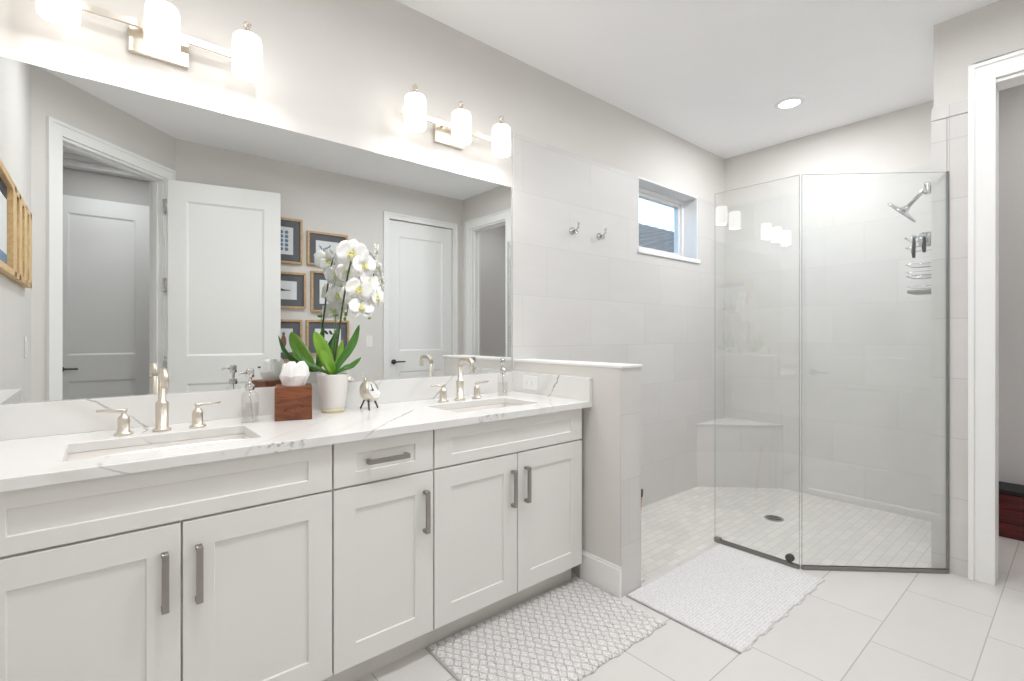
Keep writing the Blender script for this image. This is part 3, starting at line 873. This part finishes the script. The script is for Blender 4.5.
# shower head
t = thing('overhead_shower', 'round chrome shower head on an angled arm at right', 'shower head', (3.55, YW, 2.03))
mb = MB().lathe([(0.030, 0.0005), (0.030, 0.006), (0.012, 0.014)], 24, (0, 0, 0), 'y'); mb.done('flange', M['chrome'], t)
mb = MB().tube([(0, 0.005, 0), (0, 0.055, 0.0), (0, 0.075, -0.010), (0, 0.150, -0.095)], 0.0105, 14)
mb.lathe([(0.017, -0.03), (0.019, -0.02), (0.019, 0.028), (0.017, 0.035)], 16, (0, 0.058, -0.008))
mb.done('arm', M['chrome'], t)
ax = Vector((0, 0.72, -0.69)).normalized()
mb = MB(); mb.X = Matrix.Translation((0, 0.150, -0.095)) @ ax.to_track_quat('Z', 'Y').to_matrix().to_4x4()
mb.lathe([(0.012, -0.010), (0.017, 0.0), (0.018, 0.012), (0.030, 0.020), (0.075, 0.026), (0.089, 0.030), (0.092, 0.036), (0.088, 0.041), (0.080, 0.042), (0.006, 0.041)], 36)
mb.done('head', M['chrome'], t)

# caddy hanging below
cd = thing('shower_caddy', 'chrome wire shower caddy on the wall under shower head', 'caddy', (3.55, YW, 1.40))
mb = MB()
mb.tube([(-0.05, 0.010, 0.02), (-0.05, 0.010, 0.40), (-0.03, 0.012, 0.43), (0.03, 0.012, 0.43), (0.05, 0.010, 0.40), (0.05, 0.010, 0.02)], 0.004, 8)
for k, (z, dp, wd) in enumerate(((0.05, 0.135, 0.10), (0.13, 0.14, 0.10), (0.195, 0.14, 0.10))):
    mb.tube([(-wd, 0.008, z), (-wd, dp - 0.02, z), (-wd + 0.02, dp, z), (wd - 0.02, dp, z), (wd, dp - 0.02, z), (wd, 0.008, z)], 0.0028, 8)
    if k < 2:
        mb.tube([(-wd, 0.008, z + 0.022), (-wd, dp - 0.02, z + 0.022), (-wd + 0.02, dp, z + 0.022), (wd - 0.02, dp, z + 0.022), (wd, dp - 0.02, z + 0.022), (wd, 0.008, z + 0.022)], 0.0018, 8)
    for i in range(2):
        xx = -wd + 0.06 + (2 * wd - 0.12) * i
        mb.tube([(xx, 0.008, z - 0.002), (xx, dp, z - 0.002)], 0.0014, 6)
mb.done('wire_shelf', M['chrome'], cd)
mb = MB(); mb.prism([(-0.10, 0.02), (0.10, 0.02), (0.10, 0.12), (0.085, 0.135), (-0.085, 0.135), (-0.10, 0.12)], 0.035, 0.052)
mb.done('soap_tray', M['steel'], cd, bevel=0.004)
mb = MB(); mb.lathe([(0.035, 0), (0.043, 0.006), (0.045, 0.055), (0.038, 0.075), (0.015, 0.08)], 24, (0.035, 0.062, 0.305))
mb.done('dispenser', M['chrome'], cd)
mb = MB(); mb.tube([(-0.09, 0.012, 0.29), (-0.09, 0.14, 0.29), (0.09, 0.14, 0.29), (0.09, 0.012, 0.29)], 0.0025, 8)
mb.tube([(-0.09, 0.012, 0.345), (-0.09, 0.145, 0.345), (0.09, 0.145, 0.345), (0.09, 0.012, 0.345)], 0.003, 8)
mb.done('hanger_rail', M['chrome'], cd)
def razor(label, x, y, L):
    t = thing('razor', label, 'razor', (x, y, 1.738 - L), group='razors hanging on the caddy')
    mb = MB().tube([(0, 0, 0), (0, 0.002, 0.3 * L), (0, -0.001, 0.75 * L), (0, 0, L)], [0.007, 0.010, 0.008, 0.006], 10); mb.done('handle', M['black_plastic'], t)
    mb = MB().box(-0.021, 0.021, -0.008, 0.006, L - 0.002, L + 0.012); mb.done('head', M['chrome'], t, bevel=0.002)
razor('longer black handled razor hanging outermost on the caddy', 3.440, 0.626, 0.110)
razor('shorter black handled razor hanging closer to the tiled wall', 3.440, 0.581, 0.085)

# long handled brush behind the half wall
t = thing('shower_brush', 'thin long-handled scrub brush leaning behind the half wall', 'brush', (2.050, 1.470, SF))
mb = MB().tube([(0, 0, 0.03), (-0.004, -0.020, 0.25), (-0.010, -0.043, 0.48)], [0.009, 0.007, 0.006], 10); mb.done('handle', M['oak'], t)
mb = MB().tube([(-0.010, -0.043, 0.475), (-0.011, -0.045, 0.51)], 0.009, 10); mb.done('grip', M['dark_metal'], t)
mb = MB().box(-0.03, 0.06, -0.02, 0.04, 0.0, 0.035); mb.done('bristles', M['paper'], t, bevel=0.008)

# robe hooks
def hook(label, x):
    t = thing('robe_hook', label, 'hook', (x, D - 0.008, 1.866), group='double robe hooks')
    mb = MB().lathe([(0.022, 0.0), (0.022, -0.008), (0.014, -0.012), (0.009, -0.018)], 20, (0, 0, 0), 'y'); mb.done('rose', M['chrome'], t)
    mb = MB().tube([(0, -0.012, 0), (0, -0.035, 0.0), (0, -0.052, 0.012), (0, -0.056, 0.034)], 0.006, 10)
    mb.tube([(0, -0.012, -0.004), (0, -0.024, -0.016), (0, -0.036, -0.022), (0, -0.044, -0.014)], 0.0055, 10)
    mb.ball((0, -0.056, 0.038), 0.0085, 12); mb.ball((0, -0.045, -0.011), 0.0075, 12)
    mb.done('prong', M['chrome'], t)
hook('chrome double robe hook on tiles farther from the window', 2.301)
hook('chrome double robe hook on tiles closer to the window', 2.567)

# ------------------------------------------------------------------ plates
def plate(name, label, cat, M4, kind):
    t = bpy.data.objects.new(name, None); COL.objects.link(t); t.matrix_world = M4; tag(t, label, cat)
    w, h = (0.070, 0.115) if kind != 'duplex' else (0.118, 0.076)
    mb = MB().box(-w / 2, w / 2, -0.006, -0.0005, -h / 2, h / 2); mb.done('cover', M['plate'], t, bevel=0.002)
    if kind == 'switch':
        mb = MB().box(-0.017, 0.017, -0.010, -0.006, -0.033, 0.033); mb.done('rocker', M['plate'], t, bevel=0.001)
    else:
        for s in (-1, 1):
            mb = MB().box(s * 0.021 - 0.015, s * 0.021 + 0.015, -0.008, -0.006, -0.014, 0.014); r = mb.done('socket', M['plate'], t, bevel=0.001)
            mb = MB()
            for q in (-0.006, 0.006): mb.box(s * 0.021 - 0.004, s * 0.021 + 0.004, -0.0085, -0.0079, q - 0.001, q + 0.001)
            mb.done('slot', M['slot'], r)
    return t
plate('power_outlet', 'white horizontal power outlet on the end splash beside half wall', 'outlet', Matrix.Translation((1.800, 1.972, 0.940)) @ Matrix.Rotation(radians(-90), 4, 'Z'), 'duplex')
plate('light_switch', 'white light switch left of the closed door, in mirror', 'switch', Matrix.Translation((2.123, YS, 1.140)) @ Matrix.Rotation(pi, 4, 'Z'), 'switch')
plate('light_switch', 'white light switch on the left wall below the pine frame, in mirror', 'switch', Matrix.Translation((XL, 0.545, 1.135)) @ Matrix.Rotation(pi / 2, 4, 'Z'), 'switch')

# ------------------------------------------------------------------ framed prints on the south wall
def framed(label, x0, x1, z0, z1, motif):
    cx, cz = (x0 + x1) / 2, (z0 + z1) / 2
    w, h = x1 - x0, z1 - z0
    t = bpy.data.objects.new('framed_print', None); COL.objects.link(t)
    t.matrix_world = Matrix.Translation((cx, YS, cz)) @ Matrix.Rotation(pi, 4, 'Z')
    tag(t, label, 'framed print', 'oak framed prints')
    mb = MB(); rect_ring(mb, -w / 2, w / 2, -h / 2, h / 2, 0.020, -0.028, -0.0005); mb.done('frame', M['oak'], t, bevel=0.002)
    mb = MB().box(-w / 2 + 0.02, w / 2 - 0.02, -0.014, -0.004, -h / 2 + 0.02, h / 2 - 0.02); mb.done('mount', M['slate_mat'], t)
    a, b = w / 2 - 0.082, h / 2 - 0.082
    mb = MB().box(-a, a, -0.0165, -0.013, -b, b); mb.done('paper', M['paper'], t)
    def blob(x, z, rx, rz, rot=0.0):
        mb = MB()
        vs = [mb.v((x + rx * cos(k * pi / 8) * cos(rot) - rz * sin(k * pi / 8) * sin(rot), -0.0178, z + rx * cos(k * pi / 8) * sin(rot) + rz * sin(k * pi / 8) * cos(rot))) for k in range(16)]
        ws = [mb.v(v.co + Vector((0, 0.0014, 0))) for v in vs]
        mb.f(vs); mb.f(ws[::-1])
        for k in range(16): mb.f([vs[k], vs[(k + 1) % 16], ws[(k + 1) % 16], ws[k]])
        mb.done('motif', M[ink], t, weld=False)
    ink = 'ink_blue'
    if motif == 'leaves':
        for c in (-1, 1):
            for k in range(5): blob(c * a * 0.28, -b * 0.62 + k * b * 0.31, a * 0.20, b * 0.13, c * 0.4)
    elif motif == 'bird':
        ink = 'ink_dark'
        blob(0, 0, a * 0.55, b * 0.06); blob(a * 0.1, b * 0.08, a * 0.28, b * 0.05, 0.3); blob(-a * 0.2, -b * 0.03, a * 0.35, b * 0.04, -0.1)
    elif motif == 'figure':
        ink = 'ink_red'
        blob(0, -b * 0.1, a * 0.30, b * 0.55); blob(0, b * 0.55, a * 0.16, b * 0.16)
    elif motif == 'scribble':
        for k in range(9): blob(a * 0.7 * cos(k * 2.4) * (k / 9), b * 0.6 * sin(k * 2.4) * (k / 9), a * 0.22, b * 0.08, k * 0.9)
    elif motif == 'branch':
        for k in range(7): blob(-a * 0.3 + a * 0.09 * k, -b * 0.6 + b * 0.2 * k, a * 0.2, b * 0.06, 0.5 + (k % 2) * 1.4)
    else:
        ink = 'ink_dark'
        for k in range(8): blob(a * 0.6 * cos(k * 1.9), b * 0.6 * sin(k * 1.9), a * 0.2, b * 0.14, k)
    return t
framed('oak framed upright print of blue leaf shapes, top of the column by the door', 1.129, 1.454, 1.864, 2.280, 'leaves')
framed('oak framed wide print of a small dark bird, middle of the column by the door', 1.086, 1.486, 1.449, 1.783, 'bird')
framed('oak framed upright print of a red-brown figure, bottom of column by the door', 1.126, 1.451, 0.960, 1.344, 'figure')
framed('oak framed wide print of scribbled blue strokes, behind the uppermost orchid flowers', 1.497, 1.889, 1.868, 2.193, 'scribble')
framed('oak framed upright print of a blue branch, behind the orchid stem', 1.532, 1.853, 1.422, 1.816, 'branch')
framed('oak framed wide print of dark blots, behind the orchid leaves', 1.488, 1.902, 1.011, 1.345, 'blots')

# pine frame on the left wall (local x runs along -y of the room)
t = bpy.data.objects.new('picture_frame', None); COL.objects.link(t)
t.matrix_world = Matrix.Translation((XL, 1.20, 1.66)) @ Matrix.Rotation(pi / 2, 4, 'Z')
tag(t, 'honey pine multi-opening picture frame on the left wall, seen in mirror', 'picture frame')
edges = [(-0.64, -0.53), (-0.43, -0.32), (-0.22, -0.12), (-0.02, 0.09), (0.55, 0.62)]
mb = MB()
for a, b in edges: mb.box(a, b, -0.028, -0.0005, -0.205, 0.195)
mb.box(-0.64, 0.62, -0.028, -0.0005, 0.168, 0.195); mb.box(-0.64, 0.62, -0.028, -0.0005, -0.205, -0.178)
mb.done('frame', M['pine'], t, bevel=0.002)
for (a, b), (c, d) in zip(edges, edges[1:]):
    mb = MB().box(b, c, -0.008, -0.002, -0.178, 0.168); p_ = mb.done('picture', M['paper'], t)
    mb = MB(); w_ = c - b
    for (q0, q1, ik) in ((0.115, 0.165, 'ink_dark'), (-0.170, -0.120, 'ink_blue')):
        mb = MB().box(b + w_ * 0.04, c - w_ * 0.04, -0.010, -0.0078, q0, q1); mb.done('motif', M[ik], p_)

# ------------------------------------------------------------------ on the counter
def dispenser(label, x, y, rz):
    t = thing('soap_dispenser', label, 'soap dispenser', (x, y, ZC), rz, 'clear soap dispensers')
    mb = MB().lathe([(0.004, 0.001), (0.029, 0.001), (0.031, 0.004), (0.029, 0.095), (0.026, 0.106), (0.014, 0.114), (0.013, 0.122)], 28, caps=False)
    mb.done('bottle', M['bottle_glass'], t)
    mb = MB().lathe([(0.003, 0.005), (0.0265, 0.005), (0.0265, 0.070), (0.003, 0.070)], 24); mb.done('soap', M['soap'], t)
    mb = MB()
    mb.lathe([(0.0155, 0.118), (0.0155, 0.136), (0.012, 0.139), (0.006, 0.140), (0.006, 0.163), (0.0135, 0.165), (0.0135, 0.192), (0.010, 0.195), (0.002, 0.196)], 20)
    mb.tube([(0.0, 0, 0.180), (-0.035, 0, 0.182), (-0.042, 0, 0.176)], 0.0042, 10)
    mb.tube([(0, 0, 0.12), (0.004, 0, 0.05), (0.010, 0, 0.012)], 0.0022, 8)
    mb.done('pump', M['chrome'], t)
    return t
dispenser('clear glass soap dispenser with chrome pump beside the wooden tissue box', 0.420, 1.985, radians(20))
dispenser('clear glass soap dispenser with chrome pump in the corner by the outlet', 1.625, 2.000, radians(25))

tb = thing('tissue_box', 'square walnut tissue box with carved wave and white tissue', 'tissue box', (0.570, 1.978, ZC), radians(-16.5))
mb = MB()
hw = 0.064
mb.box(-hw, hw, -hw, hw, 0.0005, 0.125)
mb.done('box', M['walnut'], tb, bevel=0.002)
mb = MB()
mb.tube([(-0.028, -hw, 0.040), (-0.018, -hw, 0.048), (-0.006, -hw, 0.062), (0.008, -hw, 0.068), (0.022, -hw, 0.062), (0.032, -hw, 0.050), (0.022, -hw, 0.054), (0.012, -hw, 0.050), (0.006, -hw, 0.043)], 0.0022, 8)
mb.tube([(0.0, -hw, 0.043), (0.012, -hw, 0.042), (0.024, -hw, 0.044), (0.036, -hw, 0.041)], 0.0018, 8)
mb.tube([(-0.034, -hw, 0.037), (-0.012, -hw, 0.040), (0.0, -hw, 0.037)], 0.0016, 8)
mb.done('carving', M['walnut'], tb)
mb = MB()
n = 17; rows = []
for j, (f_, rr) in enumerate(((0, 0.036), (0.2, 0.042), (0.45, 0.049), (0.75, 0.042), (0.97, 0.034), (1.0, 0.020), (0.95, 0.004))):
    z = 0.124 + 0.086 * f_
    ring = []
    for i in range(n):
        a = 2 * pi * i / n
        q = Vector((cos(a) * 1.3, sin(a) * 1.3, f_ * 1.6))
        fold = 1 + 0.30 * mnoise.noise(q + Vector((3, 1, 5))) + 0.16 * abs(mnoise.noise(q * 2.7)) + 0.07 * mnoise.noise(q * 6.0)
        zz = z + f_ * 0.020 * mnoise.noise(Vector((rr * cos(a) * 45, rr * sin(a) * 45, 2.0)))
        ring.append(mb.v((rr * fold * cos(a) * 1.05 + 0.012 * f_ * (1 - f_), rr * 0.75 * fold * sin(a), zz)))
    rows.append(ring)
for a, b in zip(rows, rows[1:]):
    for i in range(n): mb.f([a[i], a[(i + 1) % n], b[(i + 1) % n], b[i]])
mb.f(rows[-1])
mb.done('tissue', M['tissue'], tb)

# clock
ck = thing('desk_clock', 'small round nickel desk clock on splayed legs beside the orchid', 'clock', (0.885, 2.005, ZC), radians(38))
ck.scale = (1.15, 1.15, 1.15)
tilt = Matrix.Translation((0, 0, 0.066)) @ Matrix.Rotation(radians(-20), 4, 'X')
mb = MB(); mb.X = tilt
mb.lathe([(0.004, 0.022), (0.030, 0.020), (0.038, 0.012), (0.041, 0.0), (0.041, -0.016), (0.039, -0.022), (0.035, -0.022), (0.034, -0.016), (0.003, -0.015)], 36, (0, 0, 0), 'y')
mb.done('case', M['nickel'], ck)
mb = MB(); mb.X = tilt; mb.cyl((0, -0.0152, 0), 0.034, -0.0015, 'y', 32); mb.done('dial', M['dial'], ck)
mb = MB(); mb.X = tilt
mb.cyl((0, -0.0165, 0), 0.005, -0.003, 'y', 14); mb.box(-0.0012, 0.0012, -0.019, -0.0175, 0, 0.024); mb.box(-0.018, 0.001, -0.0185, -0.017, -0.0012, 0.0012)
mb.done('hands', M['dark_metal'], ck)
for a in (-0.027, 0.027):
    mb = MB().tube([(a * 0.8, -0.010, 0.036), (a * 1.25, -0.020, 0.001)], [0.0042, 0.003], 8); mb.done('leg', M['dark_metal'], ck)
mb = MB().tube([(0, 0.014, 0.040), (0, 0.034, 0.001)], [0.004, 0.003], 8); mb.done('leg', M['dark_metal'], ck)
mb = MB(); mb.X = tilt; mb.cyl((0, 0, 0.040), 0.004, 0.010, 'z', 12)
mb.tube([(0.010 * cos(2 * pi * k / 18), 0, 0.057 + 0.010 * sin(2 * pi * k / 18)) for k in range(18)], 0.0018, 6, True)
mb.done('loop', M['nickel'], ck)

# ------------------------------------------------------------------ orchid
OC = Vector((0.741, 2.032, ZC))
oc = thing('potted_orchid', 'white orchid with arching stem in a white pot beside tissue box', 'orchid', OC)
def L(p): return Vector(p) + Vector((0.015, 0.040, 0)) - OC
mb = MB().lathe([(0.004, 0.0165), (0.046, 0.0165), (0.048, 0.022), (0.0625, 0.150), (0.0635, 0.157), (0.0610, 0.158), (0.0585, 0.150), (0.055, 0.135), (0.004, 0.135)], 40)
mb.done('pot', M['pot'], oc)
mb = MB().lathe([(0.004, 0.0005), (0.044, 0.0005), (0.0465, 0.004), (0.046, 0.0166)], 40); mb.done('pot_foot', M['pot_base'], oc)
mb = MB(); mb.lathe([(0.003, 0.150), (0.030, 0.149), (0.0575, 0.145)], 28); mb.done('soil', M['soil'], oc)
def leaf(pts, w, mat, up=(0, -1, 0.4)):
    """leaf blade along pts with half-width w, gently channelled"""
    P = [L(p) for p in pts]
    fine = []
    m = len(P) - 1
    for k in range(21):
        s = k / 20 * m; i = min(int(s), m - 1); f_ = s - i
        p0, p1, p2, p3 = P[max(i - 1, 0)], P[i], P[i + 1], P[min(i + 2, m)]
        fine.append(0.5 * ((2 * p1) + (p2 - p0) * f_ + (2 * p0 - 5 * p1 + 4 * p2 - p3) * f_ ** 2 + (3 * p1 - p0 - 3 * p2 + p3) * f_ ** 3))
    mb = MB(); rows = []
    for k, p in enumerate(fine):
        s = k / 20
        d = (fine[min(k + 1, 20)] - fine[max(k - 1, 0)]).normalized()
        n_ = Vector(up); side = d.cross(n_).normalized(); nn = side.cross(d).normalized()
        ww_ = w * max(0.03, (0.35 + 0.65 * min(1, s * 2.4)) * (1 - max(0, (s - 0.55) / 0.45) ** 2.2))
        row = [mb.v(p + side * ww_ * q + nn * (abs(q) ** 1.5) * ww_ * 0.35) for q in (-1, -0.5, 0, 0.5, 1)]
        rows.append(row)
    for a, b in zip(rows, rows[1:]):
        for i in range(4): mb.f([a[i], a[i + 1], b[i + 1], b[i]], True)
    o = mb.done('leaf', M[mat], oc)
    sm = o.modifiers.new('thick', 'SOLIDIFY'); sm.thickness = 0.0022
    return o
B0 = (0.722, 1.990, 1.030)
leaf([B0, (0.694, 1.968, 1.085), (0.655, 1.945, 1.160), (0.632, 1.940, 1.215)], 0.030, 'leaf')
leaf([B0, (0.705, 1.960, 1.060), (0.672, 1.925, 1.105), (0.648, 1.910, 1.140)], 0.025, 'leaf')
leaf([B0, (0.727, 2.010, 1.110), (0.735, 2.012, 1.180), (0.752, 2.005, 1.240)], 0.017, 'leaf_dark', (1, -0.6, 0.2))
leaf([B0, (0.752, 1.985, 1.085), (0.788, 1.975, 1.140), (0.812, 1.975, 1.185), (0.832, 1.975, 1.245)], 0.017, 'leaf_dark', (-0.6, -1, 0.3))
leaf([B0, (0.752, 1.955, 1.056), (0.784, 1.930, 1.072), (0.814, 1.915, 1.108)], 0.018, 'leaf_dark', (-0.4, -0.5, 1))
leaf([B0, (0.680, 2.000, 1.055), (0.625, 2.012, 1.085), (0.585, 2.010, 1.130), (0.560, 2.010, 1.200)], 0.013, 'leaf_dark', (0.8, -0.8, 0.3))
leaf([B0, (0.745, 2.030, 1.075), (0.775, 2.050, 1.120), (0.792, 2.058, 1.180)], 0.016, 'leaf', (-0.5, -1, 0.3))
def catmull(P, n=30):
    P = [Vector(p) for p in P]; out = []; m = len(P) - 1
    for k in range(n + 1):
        s = k / n * m; i = min(int(s), m - 1); f_ = s - i
        p0, p1, p2, p3 = P[max(i - 1, 0)], P[i], P[i + 1], P[min(i + 2, m)]
        out.append(0.5 * ((2 * p1) + (p2 - p0) * f_ + (2 * p0 - 5 * p1 + 4 * p2 - p3) * f_ ** 2 + (3 * p1 - p0 - 3 * p2 + p3) * f_ ** 3))
    return out
S1 = [(0.722, 1.995, 1.030), (0.745, 1.990, 1.180), (0.768, 1.985, 1.350), (0.787, 1.978, 1.470), (0.812, 1.970, 1.560), (0.850, 1.968, 1.575), (0.885, 1.968, 1.510), (0.895, 1.968, 1.420), (0.880, 1.962, 1.330), (0.876, 1.958, 1.290)]
S2 = [(0.787, 1.978, 1.470), (0.808, 1.990, 1.530), (0.850, 2.004, 1.572), (0.900, 2.010, 1.560), (0.935, 2.008, 1.500), (0.945, 2.004, 1.415)]
for S_ in (S1, S2):
    mb = MB(); pts = catmull([L(p) for p in S_], 44)
    mb.tube(pts, [(0.0046 - 0.0028 * k / 44) * (1 if S_ is S1 else 0.6) for k in range(45)], 8); mb.done('stem', M['stem'], oc)
mb = MB(); mb.tube([L((0.735, 2.02, 1.03)), L((0.742, 2.006, 1.30))], 0.002, 6); mb.tube([L((0.75, 1.99, 1.20)), L((0.728, 2.00, 1.205))], 0.0035, 8)
mb.ball(L((0.740, 1.995, 1.285)), 0.010, 10, (1.3, 0.8, 0.6)); mb.done('stake', M['leaf_dark'], oc)

def petal(mb, ang, ln, wd, lift, cup):
    rows = []
    for j in range(9):
        s = j / 8
        ww_ = wd * (sin(pi * min(1, 0.10 + s * 0.88)) ** 0.62) * (1.0 if s < 1 else 0.3)
        row = []
        for q in (-1, -0.6, -0.2, 0.2, 0.6, 1):
            r = 0.004 + ln * s
            x = ww_ * q
            y = -lift * sin(s * pi * 0.6) + cup * (q * q) * 0.25 * wd - 0.004 * sin(s * 9 + q * 4)
            row.append(mb.v((r * sin(ang) + x * cos(ang), y, r * cos(ang) - x * sin(ang))))
        rows.append(row)
    for a, b in zip(rows, rows[1:]):
        for i in range(5): mb.f([a[i], a[i + 1], b[i + 1], b[i]], True)
mb = MB()
for a in (0, 2.20, -2.20): petal(mb, a, 0.046, 0.020, -0.006, 0.3)
for a in (1.30, -1.30): 
    mb.X = Matrix.Translation((0, -0.004, 0)); petal(mb, a, 0.048, 0.033, 0.004, -0.3)
fl0 = mb.done('flower', M['petal'], oc, weld=False)
sm = fl0.modifiers.new('thick', 'SOLIDIFY'); sm.thickness = 0.0012
mb = MB()
mb.ball((0, -0.007, 0.003), 0.0052, 10, (0.8, 1.2, 1)); mb.ball((0, -0.012, -0.009), 0.0060, 10, (0.8, 1.1, 1.4))
mb.ball((0.007, -0.009, -0.005), 0.0048, 10, (1.2, 0.6, 0.9)); mb.ball((-0.007, -0.009, -0.005), 0.0048, 10, (1.2, 0.6, 0.9))
lip0 = mb.done('lip', M['lip'], fl0)
FL = [((0.790, 1.950, 1.540), -20, 5, 1.30, 8), ((0.836, 1.940, 1.492), 8, -15, 1.12, -12), ((0.816, 1.935, 1.390), -25, 0, 1.15, 14),
      ((0.862, 1.950, 1.425), 15, -10, 1.0, 20), ((0.893, 1.945, 1.362), 40, -5, 1.15, -10), ((0.822, 1.930, 1.312), -10, -30, 1.05, 4),
      ((0.915, 1.990, 1.568), 70, 0, 0.72, 10), ((0.925, 1.992, 1.490), 75, -5, 0.85, -14), ((0.942, 1.992, 1.440), 65, -10, 0.85, 6),
      ((0.868, 1.985, 1.400), 120, -10, 0.95, 0), ((0.800, 2.025, 1.470), 190, 0, 1.0, 10), ((0.836, 2.020, 1.552), 170, 0, 1.0, -8), ((0.812, 2.015, 1.375), 200, -5, 1.0, 12)]
for i, (p, yaw, pitch, sc, roll) in enumerate(FL):
    if i == 0: f_, l_ = fl0, lip0
    else:
        f_ = fl0.copy(); COL.objects.link(f_); l_ = lip0.copy(); COL.objects.link(l_); l_.parent = f_
    f_.parent = oc
    f_.location = L(p); f_.scale = (sc, sc, sc)
    f_.rotation_euler = (Matrix.Rotation(radians(yaw), 3, 'Z') @ Matrix.Rotation(radians(pitch), 3, 'X') @ Matrix.Rotation(radians(roll), 3, 'Y')).to_euler()
for p in ((0.873, 1.955, 1.300), (0.868, 1.955, 1.278)):
    mb = MB().ball(L(p), 0.009, 12, (0.8, 0.8, 1.2)); mb.done('bud', M['leaf'], oc)

# ------------------------------------------------------------------ bath mats
def bath_mat(label, x0, x1, y0, y1, mat, rz, wav, th=0.010):
    cx, cy = (x0 + x1) / 2, (y0 + y1) / 2
    t = thing('bath_mat', label, 'bath mat', (cx, cy, 0.0), rz, 'woven bath mats')
    w, h = x1 - x0, y1 - y0
    nx, ny = int(w / 0.0065), int(h / 0.0065)
    rnd = random.Random(label)
    mb = MB(); top = []
    for j in range(ny + 1):
        row = []
        for i in range(nx + 1):
            u, v = i / nx, j / ny
            x = -w / 2 + w * u; y = -h / 2 + h * v
            ey = wav * (sin(x * 38) + 0.6 * sin(x * 91 + 1.3)) * (1 - v) ** 3 - wav * 0.5 * sin(x * 60) * v ** 6
            ex = wav * 0.4 * sin(y * 70) * (u ** 8 - (1 - u) ** 8)
            e = min(u * w, (1 - u) * w, v * h, (1 - v) * h)
            z = th * min(1, 0.25 + e / 0.012) + 0.0022 * mnoise.noise(Vector((x * 90, y * 90, 1.0))) * min(1, e / 0.006)
            row.append(mb.v((x + ex, y + ey, max(0.002, z))))
        top.append(row)
    for a, b in zip(top, top[1:]):
        for i in range(nx): mb.f([a[i], a[i + 1], b[i + 1], b[i]], True)
    rim = top[0] + [r[-1] for r in top[1:]] + top[-1][-2::-1] + [r[0] for r in top[-2:0:-1]]
    lo = [mb.v((v.co.x, v.co.y, 0.0006)) for v in rim]
    m = len(rim)
    for i in range(m): mb.f([rim[i], lo[i], lo[(i + 1) % m], rim[(i + 1) % m]])
    mb.f(lo)
    mb.done('weave', M[mat], t, weld=False)
    mb = MB(); rr = 0.004
    mb.box(-w / 2 - 0.006, -w / 2 + 0.003, -h / 2 + 0.004, h / 2 - 0.004, 0.0006, 0.006)
    mb.done('hem', M['fringe'], t, bevel=0.002)
    return t
bath_mat('grey zigzag woven bath mat in front of the vanity', 0.952, 1.800, 1.140, 1.635, 'mat_a', radians(-1.0), 0.004)
bath_mat('white looped bath mat at the shower entry', 1.848, 2.708, 0.838, 1.372, 'mat_b', radians(-0.6), 0.005)

# ------------------------------------------------------------------ toilet room
ch = thing('wooden_chest', 'low dark cherry wood chest with black top in the doorway room', 'chest', (4.205, 0.02, 0))
mb = MB().box(-0.105, 0.110, -0.38, 0.36, 0.0005, 0.262); mb.done('body', M['cherry'], ch, bevel=0.003)
mb = MB(); mb.box(-0.117, 0.112, -0.39, 0.37, 0.266, 0.283); mb.box(-0.109, 0.110, -0.384, 0.364, 0.262, 0.266); mb.done('top', M['black'], ch, bevel=0.003)
for z0_, z1_ in ((0.016, 0.090), (0.098, 0.172), (0.180, 0.258)):
    mb = MB().box(-0.113, -0.1055, -0.365, 0.345, z0_, z1_); mb.done('board', M['cherry'], ch, bevel=0.003)
mb = MB(); mb.box(3.67, 3.735, -0.9495, -0.925, 1.36, 1.68); mb.box(3.675, 3.73, -0.925, -0.918, 1.37, 1.67)
tag(mb.done('wall_panel', M['wall_item'], bevel=0.003), 'narrow dark upright panel on grey wall, seen through doorway in mirror', 'wall panel')
